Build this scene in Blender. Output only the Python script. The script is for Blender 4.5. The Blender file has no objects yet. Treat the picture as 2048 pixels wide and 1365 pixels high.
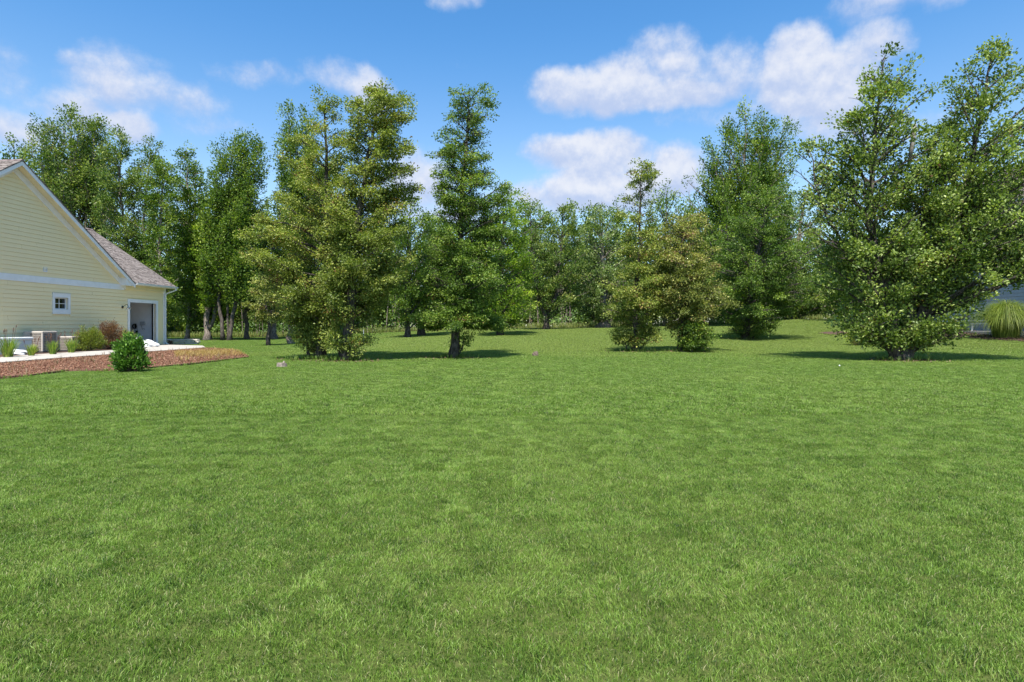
import bpy, bmesh, math, random
import numpy as np
from mathutils import Vector, Matrix

sc = bpy.context.scene
COL = sc.collection
R = math.radians
F, CX, HY, H = 1200.0, 1024.0, 653.0, 1.25      # focal length and horizon in photo pixels, eye height in metres

# ------------------------------------------------------------------ camera
cam_d = bpy.data.cameras.new('camera')
cam = bpy.data.objects.new('camera', cam_d)
COL.objects.link(cam)
cam.location = (0, 0, H)
cam.rotation_euler = (R(90), 0, 0)
cam_d.sensor_width = 36
cam_d.lens = 36 * F / 2048
cam_d.shift_y = -(682.5 - HY) / 2048
cam_d.clip_start = 0.05
cam_d.clip_end = 6000
sc.camera = cam

# ------------------------------------------------------------------ sun, sky, exposure
SUN_EL, SUN_AZ = 60.0, 7.0          # degrees up; degrees to the left of straight behind the camera
sd = bpy.data.lights.new('sun', 'SUN')
sd.energy = 5.0
sd.angle = R(0.55)
sd.color = (1.0, 0.955, 0.88)
sun = bpy.data.objects.new('sun', sd)
COL.objects.link(sun)
sdir = Vector((-math.sin(R(SUN_AZ)) * math.cos(R(SUN_EL)), -math.cos(R(SUN_AZ)) * math.cos(R(SUN_EL)), math.sin(R(SUN_EL))))
sun.rotation_euler = sdir.to_track_quat('Z', 'Y').to_euler()
sun.location = (0, -5, 30)

sc.view_settings.view_transform = 'Standard'
sc.view_settings.look = 'None'
sc.view_settings.exposure = 0.95
sc.view_settings.gamma = 1
sc.view_settings.use_curve_mapping = False
sc.cycles.max_bounces = 8
sc.cycles.diffuse_bounces = 3
sc.cycles.transmission_bounces = 4
sc.cycles.transparent_max_bounces = 8
sc.cycles.use_denoising = True


def mth(nt, op, a, b=None, c=None, clamp=False):
    n = nt.nodes.new('ShaderNodeMath')
    n.operation = op
    n.use_clamp = clamp
    for i, v in enumerate((a, b, c)):
        if v is None:
            continue
        if isinstance(v, (int, float)):
            n.inputs[i].default_value = v
        else:
            nt.links.new(v, n.inputs[i])
    return n.outputs[0]


def vmth(nt, op, a, b):
    n = nt.nodes.new('ShaderNodeVectorMath')
    n.operation = op
    for i, v in enumerate((a, b)):
        if isinstance(v, tuple):
            n.inputs[i].default_value = v
        else:
            nt.links.new(v, n.inputs[i])
    return n.outputs['Value'] if op == 'DOT_PRODUCT' else n.outputs[0]


def smooth(nt, v, a, b, lo=0.0, hi=1.0):
    n = nt.nodes.new('ShaderNodeMapRange')
    n.interpolation_type = 'SMOOTHSTEP'
    nt.links.new(v, n.inputs[0])
    for i, x in enumerate((a, b, lo, hi)):
        n.inputs[1 + i].default_value = x
    return n.outputs[0]


def mixc(nt, f, a, b):
    n = nt.nodes.new('ShaderNodeMix')
    n.data_type = 'RGBA'
    for s, v in ((n.inputs[0], f), (n.inputs[6], a), (n.inputs[7], b)):
        if isinstance(v, (int, float)):
            s.default_value = v
        elif isinstance(v, tuple):
            s.default_value = v if len(v) == 4 else (*v, 1)
        else:
            nt.links.new(v, s)
    return n.outputs[2]


def noise(nt, vec, scale, detail=3, rough=0.5, dist=0.0):
    n = nt.nodes.new('ShaderNodeTexNoise')
    if vec is not None:
        nt.links.new(vec, n.inputs['Vector'])
    n.inputs['Scale'].default_value = scale
    n.inputs['Detail'].default_value = detail
    n.inputs['Roughness'].default_value = rough
    n.inputs['Distortion'].default_value = dist
    return n.outputs[0]


# clouds: (px, py, rx, ry, weight) of the lobes in the view
CLOUDS = [
    (1135, 182, 100, 50, 1.0), (1240, 165, 110, 66, .95), (1330, 112, 85, 74, .72), (1440, 145, 100, 75, .55), (1320, 188, 240, 40, .9),
    (1450, 225, 170, 40, .40), (1520, 160, 70, 50, .42),
    (1600, 112, 80, 75, 1.15), (1725, 100, 100, 60, .85), (1640, 180, 150, 66, 1.15), (1660, 240, 150, 50, .75),
    (1205, 305, 110, 62, 1.25), (1110, 300, 85, 44, .9), (1215, 370, 210, 60, .95), (1345, 345, 90, 65, 1.0), (1150, 395, 260, 44, .8),
    (250, 155, 170, 80, .66), (370, 190, 120, 46, .5), (140, 220, 125, 55, .66), (255, 245, 75, 40, 1.0), (10, 150, 110, 66, .5),
    (130, 112, 45, 28, .5), (40, 265, 160, 52, .7), (690, 150, 120, 38, .62), (745, 185, 65, 46, .9), (520, 150, 110, 36, .5),
    (400, 250, 200, 30, .3), (830, 365, 110, 85, .85), (905, -4, 75, 26, .6), (1810, -6, 210, 48, .6), (870, 440, 170, 46, .6),
    (1750, 260, 180, 40, .5), (960, 120, 80, 16, .15),
]

world = bpy.data.worlds.new('World')
sc.world = world
world.use_nodes = True
wt = world.node_tree
wt.nodes.clear()
wo = wt.nodes.new('ShaderNodeOutputWorld')
bg = wt.nodes.new('ShaderNodeBackground')
wt.links.new(bg.outputs[0], wo.inputs[0])
SKY_STRENGTH = 0.115
bg.inputs[1].default_value = SKY_STRENGTH
sky = wt.nodes.new('ShaderNodeTexSky')
sky.sky_type = 'NISHITA'
sky.sun_disc = False
sky.sun_elevation = R(SUN_EL)
sky.sun_rotation = math.atan2(sdir.x, sdir.y)
sky.altitude = 200
sky.air_density = 1.0
sky.dust_density = 0.35
sky.ozone_density = 2.2
tc = wt.nodes.new('ShaderNodeTexCoord')
sep = wt.nodes.new('ShaderNodeSeparateXYZ')
wt.links.new(tc.outputs['Generated'], sep.inputs[0])
az = mth(wt, 'ARCTAN2', sep.outputs[0], sep.outputs[1])
el = mth(wt, 'ARCSINE', sep.outputs[2])
cmb = wt.nodes.new('ShaderNodeCombineXYZ')
wt.links.new(az, cmb.inputs[0])
wt.links.new(el, cmb.inputs[1])
P0 = cmb.outputs[0]
nz = wt.nodes.new('ShaderNodeTexNoise')
wt.links.new(P0, nz.inputs['Vector'])
nz.inputs['Scale'].default_value = 9
nz.inputs['Detail'].default_value = 5
nz.inputs['Roughness'].default_value = 0.55
off = vmth(wt, 'SUBTRACT', nz.outputs['Color'], (0.5, 0.5, 0.5))
off = vmth(wt, 'MULTIPLY', off, (0.075, 0.05, 0.0))
P = vmth(wt, 'ADD', P0, off)
S1 = S2 = None
for (px, py, rx, ry, w) in CLOUDS:
    a_ = math.atan((px - CX) / F)
    e_ = math.atan((HY - py) / F * math.cos(a_))
    ca = math.cos(a_)
    d = vmth(wt, 'SUBTRACT', P, (a_, e_, 0))
    d = vmth(wt, 'MULTIPLY', d, (F / (rx * ca * ca), F / (ry * ca), 0))
    q = vmth(wt, 'DOT_PRODUCT', d, d)
    f = mth(wt, 'MULTIPLY_ADD', q, -w, w)
    f = mth(wt, 'MAXIMUM', f, 0.0)
    yy = vmth(wt, 'DOT_PRODUCT', d, (0, 1, 0))
    g = mth(wt, 'MULTIPLY', f, yy)
    S1 = f if S1 is None else mth(wt, 'MAXIMUM', mth(wt, 'MULTIPLY_ADD', S1, 0.25, f), mth(wt, 'MULTIPLY_ADD', f, 0.25, S1))
    S2 = g if S2 is None else mth(wt, 'ADD', S2, g)
n2 = noise(wt, P0, 14, 10, 0.64)
n3 = noise(wt, vmth(wt, 'ADD', P0, (0.0, 0.014, 0.0)), 14, 10, 0.64)
dens = mth(wt, 'MULTIPLY_ADD', mth(wt, 'SUBTRACT', n2, 0.5), 1.15, S1)
al = smooth(wt, dens, 0.12, 0.88, 0, 0.96)
al = mth(wt, 'MULTIPLY', al, smooth(wt, S1, 0.0, 0.14))
# the rest of the sky, out of this view: the same kind of scattered clouds
front = mth(wt, 'MULTIPLY', smooth(wt, mth(wt, 'ABSOLUTE', az), 0.80, 1.1, 1, 0), smooth(wt, el, 0.52, 0.75, 1, 0))
n4 = noise(wt, tc.outputs['Generated'], 3.2, 6, 0.55)
al2 = mth(wt, 'MULTIPLY', smooth(wt, n4, 0.53, 0.68, 0, 0.85), mth(wt, 'SUBTRACT', 1.0, front))
al2 = mth(wt, 'MULTIPLY', al2, smooth(wt, el, 0.0, 0.1))
al = mth(wt, 'MAXIMUM', al, al2)
rel = mth(wt, 'MULTIPLY', mth(wt, 'SUBTRACT', n2, n3), 2.6)
sh = mth(wt, 'ADD', mth(wt, 'MULTIPLY_ADD', S2, 0.85, rel), mth(wt, 'MULTIPLY', S1, 0.30))
sh = smooth(wt, sh, -0.30, 0.95)
CW = 1.0 / SKY_STRENGTH
cloud = mixc(wt, sh, (0.27 * CW, 0.325 * CW, 0.455 * CW), (0.44 * CW, 0.455 * CW, 0.50 * CW))
skyc = wt.nodes.new('ShaderNodeMix')
skyc.data_type = 'RGBA'
skyc.blend_type = 'MULTIPLY'
skyc.inputs[0].default_value = 1
wt.links.new(sky.outputs[0], skyc.inputs[6])
wt.links.new(mixc(wt, smooth(wt, el, 0.16, 0.50), (0.90, 0.97, 0.96), (0.44, 0.84, 1.06)), skyc.inputs[7])
fin = mixc(wt, al, skyc.outputs[2], cloud)
wt.links.new(fin, bg.inputs[0])
world.cycles.sampling_method = 'MANUAL'
world.cycles.sample_map_resolution = 1024


# ------------------------------------------------------------------ helpers
def ss(a, b, x):
    t = np.clip((np.asarray(x, float) - a) / (b - a), 0, 1)
    return t * t * (3 - 2 * t)


_rx = np.array([-60, -30, -26, -11, -1.3, 9.5, 31, 60])
_rz = np.array([-.05, 0, .02, .62, .95, 1.10, 1.45, 1.5])


def gz(x, y):
    x = np.asarray(x, float)
    y = np.asarray(y, float)
    base = np.interp(x * 65 / np.maximum(y, 20), _rx, _rz) * ss(24, 64, y)
    base = base + 0.50 * ss(21, 28, x) * ss(24, 33, y)
    base = base + 0.018 * np.sin(x * .55 + 1.3) * np.sin(y * .41 + .4) * ss(3, 9, y) * ss(-16, -8, x)
    return base


def gzf(x, y):
    return float(gz(x, y))


def at(px, py):
    """the point of the ground seen at a pixel of the photograph"""
    dx, dz = (px - CX) / F, -(py - HY) / F
    D = 2.0
    while D < 400:
        if H + dz * D <= gzf(dx * D, D):
            break
        D += 0.05
    return Vector((dx * D, D, gzf(dx * D, D)))


def ptD(px, py, D):
    return Vector(((px - CX) / F * D, D, H - (py - HY) / F * D))


def gD(px, D):
    x = (px - CX) / F * D
    return Vector((x, D, gzf(x, D)))


def new_mesh(name, verts, faces, mat=None, smooth_=False):
    me = bpy.data.meshes.new(name)
    me.from_pydata([tuple(v) for v in verts], [], faces)
    if mat:
        me.materials.append(mat)
    if smooth_:
        me.polygons.foreach_set('use_smooth', [True] * len(me.polygons))
    me.update()
    return me


def fast_mesh(name, V, T, mat, attrs=None, smooth_=False, k=3):
    """numpy vertices (n,3) and faces (m,k)"""
    me = bpy.data.meshes.new(name)
    V = np.asarray(V, np.float32)
    T = np.asarray(T, np.int32)
    me.vertices.add(len(V))
    me.vertices.foreach_set('co', V.ravel())
    me.loops.add(T.size)
    me.loops.foreach_set('vertex_index', T.ravel())
    me.polygons.add(len(T))
    me.polygons.foreach_set('loop_start', np.arange(0, T.size, k, dtype=np.int32))
    me.polygons.foreach_set('loop_total', np.full(len(T), k, dtype=np.int32))
    me.polygons.foreach_set('use_smooth', np.full(len(T), smooth_, dtype=bool))
    for nm, arr in (attrs or {}).items():
        a = me.attributes.new(nm, 'FLOAT', 'POINT')
        a.data.foreach_set('value', np.asarray(arr, np.float32))
    me.materials.append(mat)
    me.update(calc_edges=True)
    return me


def link(name, me, parent=None, loc=None):
    o = bpy.data.objects.new(name, me)
    COL.objects.link(o)
    if parent:
        o.parent = parent
    if loc is not None:
        o.location = loc
    return o


def thing(name, label, cat, loc=(0, 0, 0), rz=0, group=None):
    o = bpy.data.objects.new(name, None)
    COL.objects.link(o)
    o.empty_display_size = 0.3
    o.location = loc
    o.rotation_euler = (0, 0, rz)
    return tag(o, label, cat, group)


def tag(o, label, cat, group=None):
    o['label'] = label
    o['category'] = cat
    if group:
        o['group'] = group
    return o


class MB:
    def __init__(s):
        s.v, s.f = [], []

    def poly(s, pts):
        n = len(s.v)
        s.v += [tuple(p) for p in pts]
        s.f.append(tuple(range(n, n + len(pts))))
        return s

    def box(s, x0, x1, y0, y1, z0, z1):
        n = len(s.v)
        s.v += [(x0, y0, z0), (x1, y0, z0), (x1, y1, z0), (x0, y1, z0), (x0, y0, z1), (x1, y0, z1), (x1, y1, z1), (x0, y1, z1)]
        s.f += [tuple(n + i for i in q) for q in ((0, 3, 2, 1), (4, 5, 6, 7), (0, 1, 5, 4), (1, 2, 6, 5), (2, 3, 7, 6), (3, 0, 4, 7))]
        return s

    def prism(s, bottom, top):
        """two rings of the same length, joined"""
        n, k = len(s.v), len(bottom)
        s.v += [tuple(p) for p in bottom] + [tuple(p) for p in top]
        s.f.append(tuple(n + i for i in reversed(range(k))))
        s.f.append(tuple(n + k + i for i in range(k)))
        for i in range(k):
            j = (i + 1) % k
            s.f.append((n + i, n + j, n + k + j, n + k + i))
        return s

    def tube(s, pts, rad, sides=6, cap=True):
        pts = [Vector(p) for p in pts]
        if not hasattr(rad, '__len__'):
            rad = [rad] * len(pts)
        n0 = len(s.v)
        for i, p in enumerate(pts):
            d = (pts[min(i + 1, len(pts) - 1)] - pts[max(i - 1, 0)]).normalized()
            a = d.cross(Vector((0.13, 0.97, 0.21))).normalized()
            b = d.cross(a)
            for k in range(sides):
                t = 2 * math.pi * k / sides
                s.v.append(tuple(p + (a * math.cos(t) + b * math.sin(t)) * rad[i]))
        for i in range(len(pts) - 1):
            for k in range(sides):
                j = (k + 1) % sides
                s.f.append((n0 + i * sides + k, n0 + i * sides + j, n0 + (i + 1) * sides + j, n0 + (i + 1) * sides + k))
        if cap:
            s.f.append(tuple(n0 + k for k in reversed(range(sides))))
            s.f.append(tuple(n0 + (len(pts) - 1) * sides + k for k in range(sides)))
        return s

    def build(s, name, mat, parent=None, loc=None, smooth_=False, bevel=0):
        o = link(name, new_mesh(name, s.v, s.f, mat, smooth_), parent, loc)
        if bevel:
            m = o.modifiers.new('b', 'BEVEL')
            m.width = bevel
            m.segments = 2
            m.limit_method = 'ANGLE'
        return o


# ------------------------------------------------------------------ materials
def base_mat(name, rough=0.6, spec=0.4):
    m = bpy.data.materials.new(name)
    m.use_nodes = True
    nt = m.node_tree
    b = nt.nodes['Principled BSDF']
    b.inputs['Roughness'].default_value = rough
    b.inputs['Specular IOR Level'].default_value = spec
    return m, nt, b


def objco(nt):
    t = nt.nodes.new('ShaderNodeTexCoord')
    return t.outputs['Object']


def bump(nt, b, h, strength=0.3, dist=0.02):
    n = nt.nodes.new('ShaderNodeBump')
    n.inputs['Strength'].default_value = strength
    n.inputs['Distance'].default_value = dist
    nt.links.new(h, n.inputs['Height'])
    nt.links.new(n.outputs[0], b.inputs['Normal'])


def plain(name, c, rough=0.6, var=0.12, scale=6, metal=0.0, bs=0.0, spec=0.4):
    m, nt, b = base_mat(name, rough, spec)
    n = noise(nt, objco(nt), scale, 5, 0.6)
    lo = tuple(x * (1 - var) for x in c)
    hi = tuple(min(1, x * (1 + var)) for x in c)
    nt.links.new(mixc(nt, smooth(nt, n, 0.3, 0.7), lo, hi), b.inputs['Base Color'])
    b.inputs['Metallic'].default_value = metal
    if bs:
        bump(nt, b, noise(nt, objco(nt), scale * 12, 3, 0.6), bs, 0.01)
    return m


LEAF_GAIN = 2.2


def leaf_mat(name, dark, mid, light, dry=(0.16, 0.09, 0.03), dryness=0.93, trans=0.30, gloss=0.48, tmul=(1.35, 1.5, 0.55)):
    """tint 0..1 per leaf; leaves above `dryness` are dead or brown"""
    m = bpy.data.materials.new(name)
    m.use_nodes = True
    nt = m.node_tree
    nt.nodes.clear()
    out = nt.nodes.new('ShaderNodeOutputMaterial')
    at_ = nt.nodes.new('ShaderNodeAttribute')
    at_.attribute_name = 'tint'
    t = at_.outputs['Fac']
    cr = nt.nodes.new('ShaderNodeValToRGB')
    nt.links.new(t, cr.inputs[0])
    e = cr.color_ramp.elements
    e[0].position = 0.0
    dark, mid, light = (tuple(q * LEAF_GAIN for q in c_) for c_ in (dark, mid, light))
    e[0].color = (*dark, 1)
    e[1].position = 0.45
    e[1].color = (*mid, 1)
    x = e.new(min(0.86, dryness - 0.02))
    x.color = (*light, 1)
    x = e.new(dryness + 0.01)
    x.color = (*dry, 1)
    d = nt.nodes.new('ShaderNodeBsdfPrincipled')
    d.inputs['Roughness'].default_value = gloss
    d.inputs['Specular IOR Level'].default_value = 0.3
    nt.links.new(cr.outputs[0], d.inputs['Base Color'])
    tr = nt.nodes.new('ShaderNodeBsdfTranslucent')
    mu = nt.nodes.new('ShaderNodeMix')
    mu.data_type = 'RGBA'
    mu.blend_type = 'MULTIPLY'
    mu.inputs[0].default_value = 1
    nt.links.new(cr.outputs[0], mu.inputs[6])
    mu.inputs[7].default_value = (*tmul, 1)
    nt.links.new(mu.outputs[2], tr.inputs[0])
    mx = nt.nodes.new('ShaderNodeMixShader')
    mx.inputs[0].default_value = trans
    nt.links.new(d.outputs[0], mx.inputs[1])
    nt.links.new(tr.outputs[0], mx.inputs[2])
    nt.links.new(mx.outputs[0], out.inputs[0])
    return m


def bark_mat(name, c0, c1, lich=0.0):
    m, nt, b = base_mat(name, 0.9, 0.15)
    co = objco(nt)
    mp = nt.nodes.new('ShaderNodeMapping')
    mp.inputs['Scale'].default_value = (1, 1, 0.22)
    nt.links.new(co, mp.inputs[0])
    n = noise(nt, mp.outputs[0], 16, 6, 0.65)
    n2_ = noise(nt, co, 2.3, 3, 0.6)
    c = mixc(nt, smooth(nt, n, 0.35, 0.66), c0, c1)
    c = mixc(nt, smooth(nt, n2_, 0.5, 0.75, 0, 0.35 + lich), c, (0.26, 0.25, 0.20))
    nt.links.new(c, b.inputs['Base Color'])
    bump(nt, b, n, 0.9, 0.06)
    return m


BARK = bark_mat('alder_bark', (0.035, 0.028, 0.024), (0.15, 0.125, 0.105))
BARK_PALE = bark_mat('maple_bark', (0.075, 0.058, 0.048), (0.33, 0.275, 0.23), 0.15)
TWIG = plain('twig_bark', (0.10, 0.078, 0.062), 0.9, 0.4, 9, spec=0.1)

L_ALDER = leaf_mat('alder_leaf', (0.020, 0.040, 0.008), (0.056, 0.092, 0.014), (0.150, 0.190, 0.036), (0.17, 0.10, 0.035), 0.90)
L_ALDER_OLIVE = leaf_mat('alder_leaf_olive', (0.030, 0.046, 0.010), (0.082, 0.106, 0.020), (0.20, 0.205, 0.05), (0.19, 0.11, 0.045), 0.84)
L_ALDER_BROWN = leaf_mat('alder_leaf_browning', (0.038, 0.052, 0.013), (0.095, 0.110, 0.026), (0.21, 0.195, 0.06), (0.24, 0.15, 0.075), 0.76)
L_MAPLE = leaf_mat('maple_leaf', (0.014, 0.032, 0.006), (0.048, 0.082, 0.011), (0.15, 0.185, 0.03), (0.17, 0.13, 0.03), 0.97)
L_MAPLE_COOL = leaf_mat('maple_leaf_cool', (0.018, 0.038, 0.009), (0.056, 0.088, 0.018), (0.17, 0.185, 0.05), (0.16, 0.13, 0.05), 0.96)
L_BRIGHT = leaf_mat('bright_leaf', (0.024, 0.052, 0.008), (0.080, 0.125, 0.015), (0.20, 0.235, 0.035), (0.22, 0.20, 0.03), 0.95, trans=0.45)
L_POPLAR = leaf_mat('poplar_leaf', (0.026, 0.046, 0.014), (0.070, 0.102, 0.028), (0.22, 0.25, 0.12), (0.26, 0.29, 0.16), 0.9)
L_BIG = leaf_mat('broad_leaf', (0.024, 0.040, 0.010), (0.068, 0.098, 0.020), (0.215, 0.245, 0.08), (0.15, 0.085, 0.035), 0.92, gloss=0.46)
L_UNDER = leaf_mat('understory_leaf', (0.022, 0.045, 0.012), (0.050, 0.085, 0.020), (0.11, 0.15, 0.035), (0.15, 0.10, 0.04), 0.93)

# ------------------------------------------------------------------ ground
def ground_mesh():
    xs = np.unique(np.concatenate([np.linspace(-60, 60, 161), np.array([-2500, -900, -400, -200, -120, -80, 80, 120, 200, 400, 900, 2500])]))
    ys = np.unique(np.concatenate([np.linspace(-12, 84, 129), np.array([-2500, -900, -300, -100, -40, 100, 140, 200, 400, 900, 2500])]))
    X, Y = np.meshgrid(xs, ys, indexing='ij')
    Z = gz(X, Y) - 0.0
    V = np.stack([X, Y, Z], -1).reshape(-1, 3)
    ny = len(ys)
    i, j = np.meshgrid(np.arange(len(xs) - 1), np.arange(ny - 1), indexing='ij')
    a = (i * ny + j).ravel()
    return V, np.stack([a, a + ny, a + ny + 1, a + 1], -1)


def grass_colour(nt, pos, far=False):
    """colour of the lawn by its place in the world: clumps, drier patches, mower bands"""
    mp = nt.nodes.new('ShaderNodeMapping')
    nt.links.new(pos, mp.inputs[0])
    mp.inputs['Scale'].default_value = (1, 1, 0)
    p = mp.outputs[0]
    big = noise(nt, p, 0.23, 3, 0.55, 0.4)
    med = noise(nt, p, 2.6, 5, 0.65, 0.5)
    fine = noise(nt, p, 13.0, 4, 0.75)
    c = mixc(nt, smooth(nt, med, 0.24, 0.70), GR[0], GR[1])
    c = mixc(nt, smooth(nt, fine, 0.48, 0.68, 0, 0.85), c, GR[2])
    c = mixc(nt, smooth(nt, big, 0.46, 0.66, 0, 0.55), c, GR[3])
    sp = nt.nodes.new('ShaderNodeSeparateXYZ')
    nt.links.new(pos, sp.inputs[0])
    wob = mth(nt, 'MULTIPLY_ADD', big, 14.0, sp.outputs[1])
    dry = mth(nt, 'MULTIPLY', smooth(nt, wob, 28, 40, 0, 0.6), smooth(nt, mth(nt, 'MULTIPLY_ADD', big, 8.0, sp.outputs[0]), -10, -3))
    c = mixc(nt, dry, c, (0.295, 0.350, 0.085))
    return c, fine


GR = [(0.100, 0.200, 0.022), (0.178, 0.288, 0.040), (0.335, 0.385, 0.110), (0.232, 0.315, 0.060)]
m_ground, nt, b = base_mat('ground_soil', 0.95, 0.1)
geo = nt.nodes.new('ShaderNodeNewGeometry')
c, fine = grass_colour(nt, geo.outputs['Position'])
sepg = nt.nodes.new('ShaderNodeSeparateXYZ')
nt.links.new(geo.outputs['Position'], sepg.inputs[0])
soil = mixc(nt, 0.80, c, (0.030, 0.030, 0.012))
wood = mixc(nt, noise(nt, geo.outputs['Position'], 1.2, 4, 0.6), (0.035, 0.04, 0.015), (0.075, 0.06, 0.03))
soil = mixc(nt, smooth(nt, sepg.outputs[1], 64, 70), soil, wood)
nt.links.new(soil, b.inputs['Base Color'])
bump(nt, b, fine, 0.5, 0.03)
gv, gf = ground_mesh()
ground = link('ground', fast_mesh('ground', gv, gf, m_ground, smooth_=True, k=4))
ground['kind'] = 'structure'

# planting beds and path, outlines on the ground
def poly_at(pts):
    return [at(x, y) for x, y in pts]


MULCH_L = poly_at([(-140, 782), (0, 758), (60, 754), (130, 744), (228, 742), (300, 738), (381, 730), (440, 723), (498, 716), (492, 712), (470, 704),
                   (452, 701), (420, 698.5), (411, 698), (294, 707), (228, 712), (120, 720.5), (0, 730.5), (-140, 742)])
PATH_NEAR = [(-230, 749), (0, 730), (115, 720.5), (228, 712), (294, 707), (360, 702), (411, 698)]
PATH_FAR = [(-230, 735), (0, 719), (115, 709.8), (228, 704.5), (258, 699), (330, 692.2), (406, 694.5)]
BED_L = poly_at([(-230, 735), (0, 719), (115, 709.8), (228, 704.5), (258, 699)]) + [Vector((-22.4, 34.8, 0)), Vector((-23.3, 20, 0)), Vector((-24, 12, 0))]
MULCH_R = poly_at([(1868, 671), (1900, 674), (1960, 679), (2048, 684), (2200, 690)]) + [Vector((33, 30, 0)), Vector((30, 36, 0)), Vector((29.0, 38.5, 0))]
MULCH_R2 = poly_at([(1636, 667), (1660, 670), (1700, 671), (1760, 672), (1790, 669), (1760, 664), (1690, 663.5), (1650, 665)])


def inside(poly, x, y):
    x = np.asarray(x, float)
    y = np.asarray(y, float)
    r = np.zeros(x.shape, bool)
    n = len(poly)
    for i in range(n):
        x1, y1, x2, y2 = poly[i][0], poly[i][1], poly[(i + 1) % n][0], poly[(i + 1) % n][1]
        if y1 == y2:
            continue
        c = ((y1 > y) != (y2 > y)) & (x < (x2 - x1) * (y - y1) / (y2 - y1) + x1)
        r ^= c
    return r


def bed(name, poly, mat, h=0.04):
    v = [(p[0], p[1], gzf(p[0], p[1]) + h) for p in poly]
    mb = MB()
    mb.prism([(p[0], p[1], p[2] - h - 0.1) for p in v], v)
    o = mb.build(name, mat)
    o['kind'] = 'structure'
    return o


m_mulch, nt, b = base_mat('red_mulch', 0.95, 0.1)
co = objco(nt)
n = noise(nt, co, 26, 4, 0.7)
c = mixc(nt, smooth(nt, n, 0.38, 0.62), (0.09, 0.04, 0.028), (0.28, 0.145, 0.105))
c = mixc(nt, smooth(nt, noise(nt, co, 2.2, 3, 0.6), 0.5, 0.72, 0, 0.5), c, (0.25, 0.16, 0.11))
nt.links.new(c, b.inputs['Base Color'])
bump(nt, b, n, 1.0, 0.04)
m_dmulch = plain('dark_mulch', (0.085, 0.055, 0.042), 0.95, 0.5, 18, bs=0.6, spec=0.1)
bed('mulch_bed', MULCH_L, m_mulch, 0.05)
bed('planting_bed', BED_L, m_dmulch, 0.03)
bed('mulch_bed', MULCH_R, m_dmulch, 0.05)
bed('mulch_bed', MULCH_R2, m_dmulch, 0.03)

m_conc, nt, b = base_mat('concrete', 0.85, 0.2)
co = objco(nt)
c = mixc(nt, noise(nt, co, 1.1, 5, 0.6), (0.31, 0.285, 0.25), (0.44, 0.405, 0.36))
c = mixc(nt, smooth(nt, noise(nt, co, 30, 3, 0.6), 0.55, 0.75, 0, 0.4), c, (0.36, 0.33, 0.29))
nt.links.new(c, b.inputs['Base Color'])
bump(nt, b, noise(nt, co, 45, 3), 0.3, 0.005)
path = thing('path', '', '')
del path['label'], path['category']
path['kind'] = 'structure'
path.location = (-17, 26, 0)


def resample(pl, n):
    d = [0]
    for a, b_ in zip(pl, pl[1:]):
        d.append(d[-1] + (b_ - a).length)
    out = []
    for k in range(n + 1):
        s = d[-1] * k / n
        i = max(j for j in range(len(d)) if d[j] <= s + 1e-6)
        i = min(i, len(pl) - 2)
        t = (s - d[i]) / max(1e-6, d[i + 1] - d[i])
        out.append(pl[i].lerp(pl[i + 1], t))
    return out


pn, pf = poly_at(PATH_NEAR), poly_at(PATH_FAR)
pn, pf = resample(pn, 11), resample(pf, 11)
for i in range(11):
    g = 0.006
    a, b_, c_, d_ = pn[i].lerp(pn[i + 1], g), pn[i].lerp(pn[i + 1], 1 - g), pf[i].lerp(pf[i + 1], 1 - g), pf[i].lerp(pf[i + 1], g)
    ring = [Vector((q[0] + 17, q[1] - 26, 0)) for q in (a, b_, c_, d_)]
    mb = MB().prism([(q.x, q.y, -0.06) for q in ring], [(q.x, q.y, 0.085) for q in ring])
    mb.build('concrete_slab', m_conc, path, bevel=0.008)

PATH_POLY = poly_at(PATH_NEAR) + list(reversed(poly_at(PATH_FAR)))
APRON = [Vector((-22.2, 34.4, 0)), Vector((-20.6, 34.0, 0)), Vector((-20.4, 37.6, 0)), Vector((-22.2, 38.2, 0))]
HOUSE_L = [Vector((-23.3, 20, 0)), Vector((-22.25, 38.9, 0)), Vector((-40, 38.9, 0)), Vector((-40, 12, 0)), Vector((-24, 12, 0))]
HOUSE_R = [Vector((28.6, 42, 0)), Vector((28.2, 28, 0)), Vector((60, 28, 0)), Vector((60, 56, 0)), Vector((29, 56, 0))]
HOLES = [MULCH_L, PATH_POLY, BED_L, MULCH_R, MULCH_R2, HOUSE_L, HOUSE_R, APRON]

# ------------------------------------------------------------------ lawn
rngg = np.random.default_rng(7)


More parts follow.
